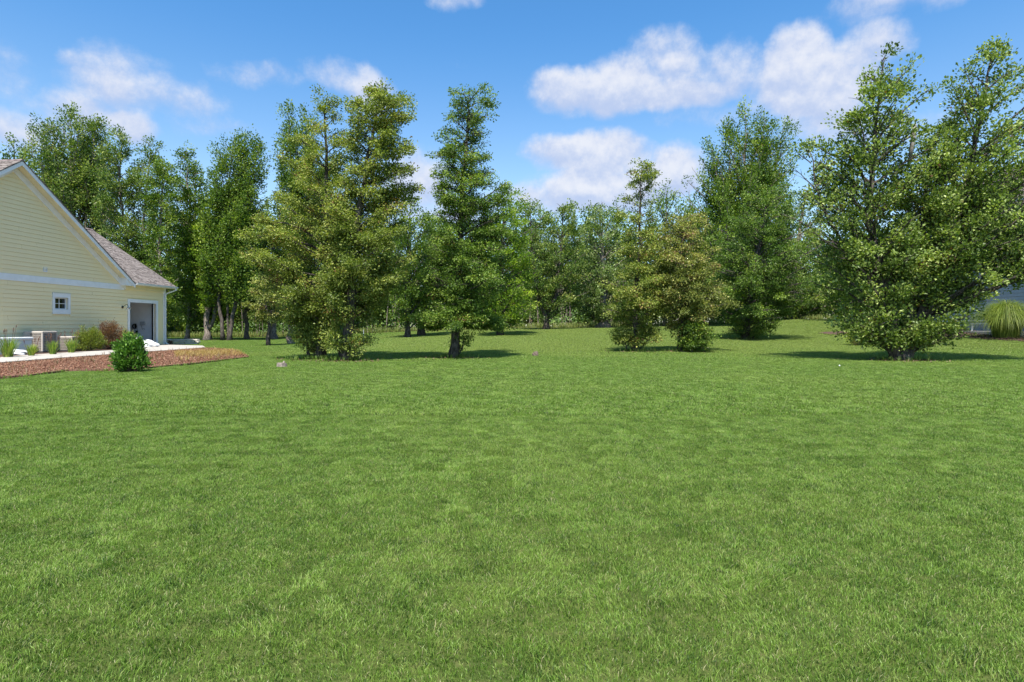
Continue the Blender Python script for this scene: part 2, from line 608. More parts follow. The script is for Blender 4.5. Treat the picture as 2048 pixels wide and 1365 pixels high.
def blade_mat(name, far=False):
    m = bpy.data.materials.new(name)
    m.use_nodes = True
    nt = m.node_tree
    nt.nodes.clear()
    out = nt.nodes.new('ShaderNodeOutputMaterial')
    geo = nt.nodes.new('ShaderNodeNewGeometry')
    c, fine = grass_colour(nt, geo.outputs['Position'])
    a = nt.nodes.new('ShaderNodeAttribute')
    a.attribute_name = 'tint'
    t = a.outputs['Fac']
    c = mixc(nt, smooth(nt, t, 0.0, 0.42, 0.9, 0.0), c, (0.022, 0.055, 0.010))
    c = mixc(nt, smooth(nt, t, 0.62, 0.95, 0, 0.75), c, (0.270, 0.390, 0.085))
    c = mixc(nt, smooth(nt, t, 0.955, 0.965), c, (0.36, 0.34, 0.17))
    d = nt.nodes.new('ShaderNodeBsdfPrincipled')
    d.inputs['Roughness'].default_value = 0.45
    d.inputs['Specular IOR Level'].default_value = 0.35
    nt.links.new(c, d.inputs['Base Color'])
    tr = nt.nodes.new('ShaderNodeBsdfTranslucent')
    mu = nt.nodes.new('ShaderNodeMix')
    mu.data_type = 'RGBA'
    mu.blend_type = 'MULTIPLY'
    mu.inputs[0].default_value = 1
    nt.links.new(c, mu.inputs[6])
    mu.inputs[7].default_value = (1.25, 1.35, 0.6, 1)
    nt.links.new(mu.outputs[2], tr.inputs[0])
    mx = nt.nodes.new('ShaderNodeMixShader')
    mx.inputs[0].default_value = 0.35
    nt.links.new(d.outputs[0], mx.inputs[1])
    nt.links.new(tr.outputs[0], mx.inputs[2])
    nt.links.new(mx.outputs[0], out.inputs[0])
    return m


M_BLADE = blade_mat('grass_blade')


def patch(size, n, width, hmin, hmax, rng, clumps=0.5):
    """a square of lawn: n bent blades"""
    nc = max(3, int(size * size * 55))
    cc = rng.uniform(-size / 2, size / 2, (nc, 2))
    ch = rng.uniform(0.75, 1.3, nc)
    ct = rng.normal(0, 0.10, nc)
    cl = rng.normal(0, 0.22, (nc, 2))
    p = rng.uniform(-size / 2, size / 2, (n, 2))
    # nearest clump gives height, tint and lean
    d = ((p[:, None, :] - cc[None]) ** 2).sum(-1) if n * nc < 4e6 else None
    k = d.argmin(1) if d is not None else rng.integers(0, nc, n)
    h = rng.uniform(hmin, hmax, n) * ch[k]
    tall = rng.random(n) < 0.012
    h[tall] *= 1.5
    az_ = rng.uniform(0, 2 * np.pi, n)
    lean = rng.uniform(0.1, 1.25, n)
    dirn = np.stack([np.cos(az_), np.sin(az_)], -1) * lean[:, None] + cl[k]
    side = np.stack([-np.sin(az_), np.cos(az_)], -1)
    fa = rng.uniform(0, 2 * np.pi, n)
    side = np.stack([np.cos(fa), np.sin(fa)], -1)
    w = width * rng.uniform(0.6, 1.25, n)
    b0 = np.concatenate([p - side * w[:, None] / 2, np.zeros((n, 1)) - 0.01], 1)
    b1 = np.concatenate([p + side * w[:, None] / 2, np.zeros((n, 1)) - 0.01], 1)
    m = p + dirn * h[:, None] * 0.32
    m0 = np.concatenate([m - side * w[:, None] * 0.42, h[:, None] * 0.6], 1)
    m1 = np.concatenate([m + side * w[:, None] * 0.42, h[:, None] * 0.6], 1)
    tt = np.concatenate([p + dirn * h[:, None] * 0.9, h[:, None] * 0.95], 1)
    V = np.stack([b0, b1, m0, m1, tt], 1).reshape(-1, 3)
    i = np.arange(n)[:, None] * 5
    T = np.concatenate([i + np.array([[0, 1, 3]]), i + np.array([[0, 3, 2]]), i + np.array([[2, 3, 4]])], 0)
    tint = np.clip(rng.normal(0.46, 0.34, n) + ct[k], 0, 0.94)
    tint[(rng.random(n) < 0.05) & ~tall] = 1.0
    return V, T, np.repeat(tint, 5)


proto_col = bpy.data.collections.new('lawn_patches')
PATCH = []   # (size, first index)
order = []
for size, n, w, h0, h1 in ((0.3, 2000, 0.0034, 0.010, 0.030), (0.6, 8200, 0.0029, 0.009, 0.028), (1.2, 11000, 0.0058, 0.018, 0.046), (2.4, 17000, 0.013, 0.024, 0.055)):
    PATCH.append((size, len(order)))
    for v in range(4 if size == 0.6 else 3):
        V, T, ti = patch(size, n, w, h0, h1, rngg)
        me = fast_mesh('lawn_patch', V, T, M_BLADE, {'tint': ti})
        o = bpy.data.objects.new('lawn_patch_%02d' % len(order), me)
        proto_col.objects.link(o)
        order.append((size, v))

cells = []   # x, y, type


def nearhole(x, y, s):
    r = s * 0.72
    k = np.array([(0, 0), (r, 0), (-r, 0), (0, r), (0, -r), (r * .7, r * .7), (-r * .7, r * .7), (r * .7, -r * .7), (-r * .7, -r * .7)])
    xs, ys = x + k[:, 0], y + k[:, 1]
    tot = np.zeros(len(k), bool)
    for h_ in HOLES:
        tot |= inside(h_, xs, ys)
    return tot.all(), tot.any()


YEDGE = 66.0


def subdiv(x, y, s):
    D = y
    if abs(x) - s > 0.87 * max(D, 0) + 4.5:
        return
    al_, an_ = nearhole(x, y, s)
    if al_:
        return
    want = 0.6 if D < 8.5 else (1.2 if D < 21 else 2.4)
    if s > want + 1e-6 or (an_ and s > 0.31 and D < 50):
        h_ = s / 2
        for dx in (-h_ / 2, h_ / 2):
            for dy in (-h_ / 2, h_ / 2):
                subdiv(x + dx, y + dy, h_)
        return
    if an_ and nearhole(x, y, 0.1)[1]:
        return
    cells.append((x, y, s))


for yy in np.arange(-1.2, YEDGE, 2.4):
    for xx in np.arange(-64.8, 64.8, 2.4):
        subdiv(xx, yy, 2.4)
cells = np.array(cells)
NC = len(cells)
PO = np.stack([cells[:, 0], cells[:, 1], gz(cells[:, 0], cells[:, 1]) - 0.002], -1)
idx = np.zeros(NC, np.int32)
for size, first in PATCH:
    mk = np.abs(cells[:, 2] - size) < 1e-3
    idx[mk] = first + rngg.integers(0, 4 if size == 0.6 else 3, mk.sum())
rot = rngg.integers(0, 4, NC) * (math.pi / 2)
ex = 0.05
slx = (gz(cells[:, 0] + ex, cells[:, 1]) - gz(cells[:, 0] - ex, cells[:, 1])) / (2 * ex)
sly = (gz(cells[:, 0], cells[:, 1] + ex) - gz(cells[:, 0], cells[:, 1] - ex)) / (2 * ex)
me = bpy.data.meshes.new('lawn')
me.vertices.add(NC)
me.vertices.foreach_set('co', PO.astype(np.float32).ravel())
a = me.attributes.new('which', 'INT', 'POINT')
a.data.foreach_set('value', idx)
eul = []
for k in range(NC):
    nrm = Vector((-slx[k], -sly[k], 1)).normalized()
    q = nrm.to_track_quat('Z', 'Y')
    mt = Vector((0, 0, 1)).rotation_difference(nrm).to_matrix() @ Matrix.Rotation(rot[k], 3, 'Z')
    eul += list(mt.to_euler())
a = me.attributes.new('rot', 'FLOAT_VECTOR', 'POINT')
a.data.foreach_set('vector', eul)
me.materials.append(M_BLADE)
lawn = link('grass', me)
lawn['kind'] = 'stuff'
lawn['label'] = 'mown green lawn with paler dry flecks covering the open yard'
ng = bpy.data.node_groups.new('lawn_nodes', 'GeometryNodeTree')
ng.interface.new_socket('Geometry', in_out='INPUT', socket_type='NodeSocketGeometry')
ng.interface.new_socket('Geometry', in_out='OUTPUT', socket_type='NodeSocketGeometry')
gi, go = ng.nodes.new('NodeGroupInput'), ng.nodes.new('NodeGroupOutput')
ci = ng.nodes.new('GeometryNodeCollectionInfo')
ci.inputs['Collection'].default_value = proto_col
ci.inputs['Separate Children'].default_value = True
ci.inputs['Reset Children'].default_value = True
ip = ng.nodes.new('GeometryNodeInstanceOnPoints')
ip.inputs['Pick Instance'].default_value = True
na = ng.nodes.new('GeometryNodeInputNamedAttribute')
na.data_type = 'INT'
na.inputs['Name'].default_value = 'which'
nr = ng.nodes.new('GeometryNodeInputNamedAttribute')
nr.data_type = 'FLOAT_VECTOR'
nr.inputs['Name'].default_value = 'rot'
ng.links.new(gi.outputs[0], ip.inputs['Points'])
ng.links.new(ci.outputs[0], ip.inputs['Instance'])
ng.links.new(na.outputs['Attribute'], ip.inputs['Instance Index'])
ng.links.new(nr.outputs['Attribute'], ip.inputs['Rotation'])
ng.links.new(ip.outputs[0], go.inputs[0])
md = lawn.modifiers.new('lawn', 'NODES')
md.node_group = ng
print('lawn cells', NC)

# ------------------------------------------------------------------ left house
HOUSE = thing('yellow_house', 'pale yellow clapboard house with white trim and steep brown shingled gable beside the concrete path', 'house',
              (-24.4 + .0549 * 27, 27, 0), -math.atan(.055))
Y0 = 27.0
m_yel, nt, b = base_mat('yellow_siding', 0.65, 0.3)
co = objco(nt)
n = noise(nt, co, 1.3, 4, 0.6)
mpn = nt.nodes.new('ShaderNodeMapping')
mpn.inputs['Scale'].default_value = (1, 1.5, 30)
nt.links.new(co, mpn.inputs[0])
grain = noise(nt, mpn.outputs[0], 4, 4, 0.6)
c = mixc(nt, n, (0.88, 0.73, 0.42), (0.92, 0.77, 0.46))
nt.links.new(c, b.inputs['Base Color'])
bump(nt, b, grain, 0.12, 0.004)
m_white = plain('white_trim', (0.80, 0.80, 0.79), 0.5, 0.04, 3)
m_soff = plain('cream_soffit', (0.78, 0.70, 0.46), 0.6, 0.05, 3)
m_glass, nt, b = base_mat('window_glass', 0.04, 0.8)
b.inputs['Base Color'].default_value = (0.012, 0.016, 0.014, 1)
m_int = plain('interior_wall_paint', (0.84, 0.85, 0.88), 0.7, 0.04, 2)
m_black = plain('black_metal', (0.015, 0.015, 0.016), 0.35, 0.2, 8)
m_dark = plain('dark_rubber', (0.03, 0.03, 0.033), 0.6, 0.2, 8)


def shingle_mat(name, c0, c1, c2):
    m, nt, b = base_mat(name, 0.95, 0.1)
    co = objco(nt)
    v = nt.nodes.new('ShaderNodeTexVoronoi')
    mp = nt.nodes.new('ShaderNodeMapping')
    mp.inputs['Scale'].default_value = (7.5, 7.5, 11)
    nt.links.new(co, mp.inputs[0])
    nt.links.new(mp.outputs[0], v.inputs['Vector'])
    v.inputs['Scale'].default_value = 1
    sp = nt.nodes.new('ShaderNodeSeparateColor')
    nt.links.new(v.outputs['Color'], sp.inputs[0])
    c = mixc(nt, sp.outputs[0], c0, c1)
    c = mixc(nt, smooth(nt, sp.outputs[1], 0.72, 0.8, 0, 0.8), c, c2)
    c = mixc(nt, smooth(nt, noise(nt, co, 60, 2), 0.4, 0.7, 0, 0.35), c, c2)
    nt.links.new(c, b.inputs['Base Color'])
    bump(nt, b, noise(nt, co, 80, 2), 0.4, 0.01)
    return m


m_shin = shingle_mat('brown_shingles', (0.195, 0.165, 0.148), (0.27, 0.235, 0.215), (0.11, 0.09, 0.082))
m_shin2 = shingle_mat('grey_brown_shingles', (0.15, 0.12, 0.115), (0.23, 0.185, 0.175), (0.09, 0.07, 0.065))


def courses(p0, p1, up, thick=0.035, expo=0.15, seed=1):
    """stepped shingle courses from eave edge p0-p1 up along the vector `up`; tabs stand uneven"""
    rr = random.Random(seed)
    p0, p1, up = Vector(p0), Vector(p1), Vector(up)
    n = (p1 - p0).cross(up).normalized()
    if n.z < 0:
        n = -n
    L = up.length
    k = int(L / expo)
    W = (p1 - p0).length
    u = (p1 - p0).normalized()
    mb = MB()
    # slab below
    a, b_, c_, d_ = p0, p1, p1 + up, p0 + up
    mb.prism([q - n * thick for q in (a, b_, c_, d_)], [a, b_, c_, d_])
    for i in range(k):
        lo, hi = up * (i / k), up * ((i + 1.25) / k if i < k - 1 else 1.0)
        x = -rr.uniform(0, .3)
        while x < W:
            w = rr.uniform(0.16, 0.34)
            x0, x1 = max(0, x), min(W, x + w - 0.012)
            x += w
            if x1 - x0 < 0.02:
                continue
            t = rr.choice((0.010, 0.014, 0.024, 0.028))
            q0, q1 = p0 + u * x0 + lo, p0 + u * x1 + lo
            r0, r1 = p0 + u * x0 + hi, p0 + u * x1 + hi
            mb.poly([q0 + n * t, q1 + n * t, r1 + n * 0.004, r0 + n * 0.004])
            mb.poly([q0, q1, q1 + n * t, q0 + n * t])
    return mb


def hb():
    return MB()


def yb(mb):
    mb.v = [(x, y - Y0, z) for x, y, z in mb.v]
    return mb


# walls (backing) with openings
PEAK_Y, PEAK_Z, SLOPE = 27.5, 8.86, 0.674
def zr(y):
    return PEAK_Z - SLOPE * abs(y - PEAK_Y) - 0.20
DO = (35.22, 37.62, 2.66)          # door opening along the wall, head height
WI = (29.82, 30.66, 2.10, 2.69)    # glass opening
mb = hb()
T = 0.16
mb.box(-T, 0, 20.4, WI[0], 0, 3.4)
mb.box(-T, 0, WI[0], WI[1], 0, WI[2])
mb.box(-T, 0, WI[0], WI[1], WI[3], 3.4)
mb.box(-T, 0, WI[1], DO[0], 0, 3.4)
mb.box(-T, 0, DO[0], DO[1], DO[2], 3.4)
mb.box(-T, 0, DO[1], 38.5, 0, 3.4)
mb.box(-T, 0, 34.7, 38.5, 3.4, 3.78)
mb.prism([(-T, 20.4, 3.4), (-T, 34.7, 3.4), (-T, 34.7, 3.9), (-T, PEAK_Y, PEAK_Z - .15), (-T, 20.4, 3.9)],
         [(0, 20.4, 3.4), (0, 34.7, 3.4), (0, 34.7, 3.9), (0, PEAK_Y, PEAK_Z - .15), (0, 20.4, 3.9)])
mb.box(-12, -T, 20.4, 20.56, 0, 3.9)
mb.box(-12, -11.84, 20.56, 38.5, 0, 3.7)
mb.prism([(-10.8, 38.34, 0), (-T, 38.34, 0), (-T, 38.34, 3.85), (-5.2, 38.34, 7.2), (-10.8, 38.34, 3.9)],
         [(-10.8, 38.5, 0), (-T, 38.5, 0), (-T, 38.5, 3.85), (-5.2, 38.5, 7.2), (-10.8, 38.5, 3.9)])
yb(mb).build('wall', m_yel, HOUSE)

# siding boards
EXPO = 0.2


def board(y0, y1, z, zt, y0t=None, y1t=None, parent=None, mat=None, x0=0.0, yoff=Y0, flip=1):
    y0t = y0 if y0t is None else y0t
    y1t = y1 if y1t is None else y1t
    a, b_ = 0.034 * flip, 0.010 * flip
    zt = zt - 0.016
    mb = MB()
    mb.prism([(x0 + .001 * flip, y0, z), (x0 + a, y0, z), (x0 + b_, y0t, zt), (x0 + .001 * flip, y0t, zt)],
             [(x0 + .001 * flip, y1, z), (x0 + a, y1, z), (x0 + b_, y1t, zt), (x0 + .001 * flip, y1t, zt)])
    mb.v = [(x, y - yoff, zz) for x, y, zz in mb.v]
    return mb.build('siding_board', mat or m_yel, parent or HOUSE)


rb = random.Random(3)
z = 0.14
while z < 3.30:
    zt = min(z + EXPO, 3.34)
    holes = []
    if zt > WI[2] - .24 and z < WI[3] + .22:
        holes.append((WI[0] - .14, WI[1] + .14))
    if z < DO[2] + .2:
        holes.append((DO[0] - .17, DO[1] + .17))
    segs, s = [], 20.42
    for h0, h1 in holes:
        segs.append((s, h0))
        s = h1
    segs.append((s, 38.33))
    for s0, s1 in segs:
        # joints between board lengths
        while s1 - s0 > 4.5:
            j = s0 + rb.uniform(2.4, 3.66)
            board(s0, j - .002, z, zt)
            s0 = j + .002
        board(s0, s1, z, zt)
    z += EXPO
z = 3.66
while z < PEAK_Z - 0.75:
    zt = z + EXPO
    w0, w1 = (PEAK_Z - .42 - z) / SLOPE, (PEAK_Z - .42 - zt) / SLOPE
    a0, a1 = max(20.42, PEAK_Y - w0), min(34.5, PEAK_Y + w0)
    b0_, b1_ = max(20.42, PEAK_Y - w1), min(34.5, PEAK_Y + w1)
    if a1 - a0 > 5:
        j = rb.uniform(a0 + 2, a1 - 2)
        board(a0, j - .002, z, zt, b0_, j - .002)
        board(j + .002, a1, z, zt, j + .002, b1_)
    else:
        board(a0, a1, z, zt, b0_, b1_)
    z += EXPO

# trims
yb(hb().box(0.0, 0.045, 20.4, 34.75, 3.345, 3.655)).build('band_board', m_white, HOUSE)
yb(hb().box(0.0, 0.05, 34.76, 38.34, 3.43, 3.66)).build('frieze_board', m_soff, HOUSE)
mb = hb()
for sgn in (-1, 1):
    ye = PEAK_Y + sgn * 7.35
    zf = lambda y: PEAK_Z - SLOPE * abs(y - PEAK_Y)
    # frieze along the wall under the soffit
    mb2 = hb()
    mb2.prism([(0.0, PEAK_Y, zf(PEAK_Y) - .18), (0.0, ye, zf(ye) - .18), (0.0, ye, zf(ye) - .52), (0.0, PEAK_Y, zf(PEAK_Y) - .52)],
              [(0.055, PEAK_Y, zf(PEAK_Y) - .18), (0.055, ye, zf(ye) - .18), (0.055, ye, zf(ye) - .52), (0.055, PEAK_Y, zf(PEAK_Y) - .52)])
    yb(mb2).build('rake_frieze', m_white, HOUSE)
    mb2 = hb()
    ye2 = PEAK_Y + sgn * 7.6
    mb2.prism([(0.0, PEAK_Y, zf(PEAK_Y) - .12), (0.0, ye2, zf(ye2) - .12), (0.0, ye2, zf(ye2) - .17), (0.0, PEAK_Y, zf(PEAK_Y) - .17)],
              [(0.44, PEAK_Y, zf(PEAK_Y) - .12), (0.44, ye2, zf(ye2) - .12), (0.44, ye2, zf(ye2) - .17), (0.44, PEAK_Y, zf(PEAK_Y) - .17)])
    yb(mb2).build('soffit', m_soff, HOUSE)
    mb2 = hb()
    mb2.prism([(0.44, PEAK_Y, zf(PEAK_Y) + .0), (0.44, ye2, zf(ye2) + .0), (0.44, ye2, zf(ye2) - .24), (0.44, PEAK_Y, zf(PEAK_Y) - .24)],
              [(0.475, PEAK_Y, zf(PEAK_Y) + .0), (0.475, ye2, zf(ye2) + .0), (0.475, ye2, zf(ye2) - .24), (0.475, PEAK_Y, zf(PEAK_Y) - .24)])
    yb(mb2).build('rake_board', m_white, HOUSE)
# boxed end of the rake above the wing eave
yb(hb().prism([(.056, 34.42, 3.60), (.056, 35.09, 3.60), (.056, 35.09, 3.68), (.056, 34.42, 4.04)],
              [(.43, 34.42, 3.60), (.43, 35.09, 3.60), (.43, 35.09, 3.68), (.43, 34.42, 4.04)])).build('cornice_box', m_white, HOUSE)
yb(hb().box(0.0, 0.055, 38.34, 38.55, 0.1, 3.66)).build('corner_board', m_white, HOUSE)
yb(hb().box(-.25, 0.0, 38.501, 38.55, 0.1, 3.66)).build('corner_board', m_white, HOUSE)
yb(hb().box(-12, 0.012, 20.38, DO[0] - .16, -0.05, 0.14)).build('foundation', m_conc, HOUSE)

# roofs
rf = thing('x', '', '')
bpy.data.objects.remove(rf)
roofm = hb()
upv = (0, -7.6, 7.6 * SLOPE)
r1 = courses((0.50, PEAK_Y + 7.6, PEAK_Z - SLOPE * 7.6 + .0), (-12.2, PEAK_Y + 7.6, PEAK_Z - SLOPE * 7.6), upv, seed=2)
r2 = courses((-12.2, PEAK_Y - 7.6, PEAK_Z - SLOPE * 7.6), (0.50, PEAK_Y - 7.6, PEAK_Z - SLOPE * 7.6), (0, 7.6, 7.6 * SLOPE), seed=3)
o = yb(r1).build('roof', m_shin, HOUSE)
o['kind'] = 'stuff'
o = yb(r2).build('roof', m_shin, HOUSE)
o['kind'] = 'stuff'
WS, WE = 0.66, 3.80
r3 = courses((0.50, 35.0, WE), (0.50, 38.95, WE), (-5.7, 0, 5.7 * WS), seed=4)
r3b = courses((0.50 - 2.0, 30.2, WE + 2.0 * WS), (0.50 - 2.0, 34.99, WE + 2.0 * WS), (-3.7, 0, 3.7 * WS), seed=6)
r4 = courses((-10.9, 38.95, WE), (-10.9, 30.2, WE), (5.7, 0, 5.7 * WS), seed=5)
for r_ in (r3, r3b, r4):
    o = yb(r_).build('roof', m_shin, HOUSE)
    o['kind'] = 'stuff'
mb = hb()
for k in range(28):
    y = 30.3 + k * .31
    mb.prism([(-5.36, y, 7.51), (-5.2, y, 7.61), (-5.04, y, 7.51)], [(-5.36, y + .3, 7.51), (-5.2, y + .3, 7.61), (-5.04, y + .3, 7.51)])
for k in range(40):
    x = .48 - k * .31
    mb.prism([(x, PEAK_Y - .15, PEAK_Z - .07), (x, PEAK_Y, PEAK_Z + .045), (x, PEAK_Y + .15, PEAK_Z - .07)],
             [(x - .3, PEAK_Y - .15, PEAK_Z - .07), (x - .3, PEAK_Y, PEAK_Z + .045), (x - .3, PEAK_Y + .15, PEAK_Z - .07)])
o = yb(mb).build('ridge_cap', m_shin2, HOUSE)
o['kind'] = 'stuff'
# wing rake at the far gable end, eave soffit and gutter
yb(hb().prism([(.50, 38.96, WE - .02), (-5.2, 38.96, WE + 5.7 * WS - .02), (-5.2, 38.96, WE + 5.7 * WS - .24), (.50, 38.96, WE - .24)],
              [(.50, 39.0, WE - .02), (-5.2, 39.0, WE + 5.7 * WS - .02), (-5.2, 39.0, WE + 5.7 * WS - .24), (.50, 39.0, WE - .24)])).build('rake_board', m_white, HOUSE)
yb(hb().box(0.0, .44, 35.10, 38.95, 3.665, 3.69)).build('soffit', m_soff, HOUSE)
m_gut = plain('gutter_metal', (0.70, 0.71, 0.70), 0.4, 0.04, 3)
mb = hb()
prof = [(.44, 3.78), (.44, 3.68), (.50, 3.66), (.55, 3.69), (.575, 3.74), (.58, 3.79), (.565, 3.79), (.555, 3.745), (.535, 3.70), (.50, 3.675), (.455, 3.69), (.455, 3.78)]
mb.prism([(x, 35.12, z_) for x, z_ in prof], [(x, 39.05, z_) for x, z_ in prof])
yb(mb).build('gutter', m_gut, HOUSE)
mb = hb()
mb.tube([(.52, 38.85, 3.68), (.52, 38.85, 3.58), (.40, 38.75, 3.50), (.16, 38.52, 3.36), (.10, 38.46, 3.26), (.10, 38.46, .25), (.16, 38.46, .14), (.30, 38.46, .10)], .042, 8)
dsp = yb(mb).build('downspout', m_gut, HOUSE)
# window
win = link('window', new_mesh('window', *(lambda m: (m.v, m.f))(yb(hb().box(-.12, -.10, WI[0], WI[1], WI[2], WI[3]))), m_glass), HOUSE)
fr = yb(hb().box(-.1, .065, WI[0] - .13, WI[0], WI[2] - .24, WI[3] + .21).box(-.1, .065, WI[1], WI[1] + .13, WI[2] - .24, WI[3] + .21)
        .box(-.1, .065, WI[0], WI[1], WI[3], WI[3] + .21).box(-.1, .065, WI[0], WI[1], WI[2] - .24, WI[2])).build('frame', m_white, win)
yb(hb().box(-.10, -.05, WI[0], WI[0] + .05, WI[2], WI[3]).box(-.10, -.05, WI[1] - .05, WI[1], WI[2], WI[3])
   .box(-.10, -.05, WI[0] + .05, WI[1] - .05, WI[3] - .05, WI[3]).box(-.10, -.05, WI[0] + .05, WI[1] - .05, WI[2], WI[2] + .05)).build('sash', m_white, win)
ym, zm = (WI[0] + WI[1]) / 2, (WI[2] + WI[3]) / 2
yb(hb().box(-.102, -.08, ym - .012, ym + .012, WI[2] + .05, WI[3] - .05).box(-.101, -.081, WI[0] + .05, ym - .012, zm - .012, zm + .012)
   .box(-.101, -.081, ym + .012, WI[1] - .05, zm - .012, zm + .012)).build('muntin', m_white, win)
yb(hb().box(0, .085, WI[0] - .15, WI[1] + .15, WI[3] + .21, WI[3] + .235)).build('drip_cap', m_gut, win)
# louvred vent in the gable
vt = yb(hb().box(.0, .05, 29.15, 29.17, 3.9, 4.13).box(.0, .05, 29.35, 29.37, 3.9, 4.13).box(.0, .05, 29.17, 29.35, 4.11, 4.13).box(.0, .05, 29.17, 29.35, 3.9, 3.92)).build('wall_vent', m_white, HOUSE)
for k in range(3):
    yb(hb().prism([(.01, 29.17, 4.09 - k * .06), (.055, 29.17, 4.05 - k * .06), (.05, 29.17, 4.04 - k * .06), (.01, 29.17, 4.08 - k * .06)],
                  [(.01, 29.35, 4.09 - k * .06), (.055, 29.35, 4.05 - k * .06), (.05, 29.35, 4.04 - k * .06), (.01, 29.35, 4.08 - k * .06)])).build('louvre', m_white, vt)
# door opening casing and room behind
mb = hb()
mb.box(-.16, .06, DO[0] - .16, DO[0], 0.02, DO[2] + .19)
mb.box(-.16, .06, DO[1], DO[1] + .16, 0.02, DO[2] + .19)
mb.box(-.16, .06, DO[0], DO[1], DO[2], DO[2] + .19)
mb.box(-.16, -.10, DO[1] - .07, DO[1], 0.02, DO[2])
yb(mb).build('door_casing', m_white, HOUSE)
yb(hb().box(-.17, -.10, DO[1] - .12, DO[1] - .07, 0.02, DO[2])).build('door_track', m_black, HOUSE)
mb = hb()
mb.box(-6, -.17, 38.02, 38.06, .1, 2.95)
mb.box(-6.04, -6, 33.2, 38.06, .1, 2.95)
mb.box(-6, -.17, 33.16, 33.2, .1, 2.95)
mb.box(-6, -.17, 33.2, 38.02, 2.95, 2.99)
yb(mb).build('room_wall', m_int, HOUSE)
yb(hb().box(-6, -.16, 33.2, 38.02, .02, .10)).build('room_floor', plain('garage_floor', (.16, .16, .17), .6, .2, 3), HOUSE)
yb(hb().box(-3.2, -.17, 37.99, 38.02, .10, .24)).build('baseboard', m_dark, HOUSE)
HR = Matrix.Rotation(-math.atan(.055), 3, 'Z')


def hp(x, y, z):
    v = HR @ Vector((x, y - Y0, z))
    return Vector((-24.4 + .0549 * 27 + v.x, 27 + v.y, v.z))


HRZ = -math.atan(.055)
# things on the room's end wall
t = thing('hose_reel', 'black hose reel with looped cable hanging on the grey wall inside the open door', 'hose reel', hp(-1.55, 37.98, 1.25), HRZ)
mb = MB()
for k in range(5):
    pts = [(math.cos(i / 20 * 2 * math.pi) * (.12 + .006 * k), -.05 - .02 * k, math.sin(i / 20 * 2 * math.pi) * (.12 + .006 * k)) for i in range(21)]
    mb.tube(pts, .012, 5, False)
mb.build('hose', m_black, t, smooth_=True)
MB().box(-.06, .06, -.03, 0, -.16, .16).build('bracket', m_black, t)
mb = MB()
mb.tube([(-.12, -.06, -.02), (-.17, -.05, -.2), (-.12, -.04, -.38), (.02, -.04, -.44), (.12, -.04, -.4)], .008, 5)
mb.tube([(.12, -.04, .05), (.14, -.04, -.2), (.12, -.04, -.4), (.05, -.04, -.55), (.04, -.03, -1.05)], .008, 5)
mb.build('cable', m_black, t)
MB().box(.02, .16, -.07, -.01, -.42, -.28).build('plug_box', m_black, t, bevel=.006)
t = thing('control_box', 'pale grey control box with a paper slip on the wall inside the door', 'control box', hp(-1.05, 37.98, 1.42), HRZ)
MB().box(-.16, .10, -.09, 0, -.10, .12).build('body', plain('grey_plastic', (.38, .40, .42), .5, .05, 4), t, bevel=.01)
MB().box(.12, .22, -.03, 0, -.07, .08).build('keypad', m_white, t)
MB().tube([(-.1, -.05, -.10), (-.06, -.05, -.25), (.0, -.04, -.38), (.06, -.04, -.3), (.12, -.04, -.38)], .014, 6).build('conduit', plain('grey_conduit', (.25, .26, .28), .5, .05, 4), t)
# wall lamp
t = thing('wall_lamp', 'black gooseneck barn lamp on the yellow siding beside the open doorway', 'lamp', hp(.03, 34.62, 2.36), HRZ)
mb = MB()
mb.tube([(0, 0, 0), (.03, 0, 0)], .075, 14)
mb.build('back_plate', m_black, t)
MB().tube([(.03, 0, 0), (.10, 0, .05), (.20, 0, .13), (.29, 0, .14), (.34, 0, .08), (.35, 0, .03)], .012, 8).build('arm', m_black, t, smooth_=True)
mb = MB()
mb.tube([(.35, 0, .03), (.352, 0, -.01), (.358, 0, -.05), (.37, 0, -.10)], [.03, .05, .11, .15], 18, False)
mb.build('shade', plain('lamp_shade_metal', (.55, .56, .56), .25, .05, 4, metal=.6), t, smooth_=True)
MB().tube([(.352, 0, -.02), (.36, 0, -.07), (.365, 0, -.10)], [.02, .035, .01], 10).build('bulb', m_white, t, smooth_=True)

# ------------------------------------------------------------------ air conditioners and utility cabinet
m_ac = plain('beige_metal', (0.43, 0.385, 0.34), 0.5, 0.05, 3)
m_ac2 = plain('beige_metal_light', (0.52, 0.46, 0.40), 0.5, 0.05, 3)
m_coil = plain('coil_fins', (0.13, 0.10, 0.09), 0.7, 0.3, 30)


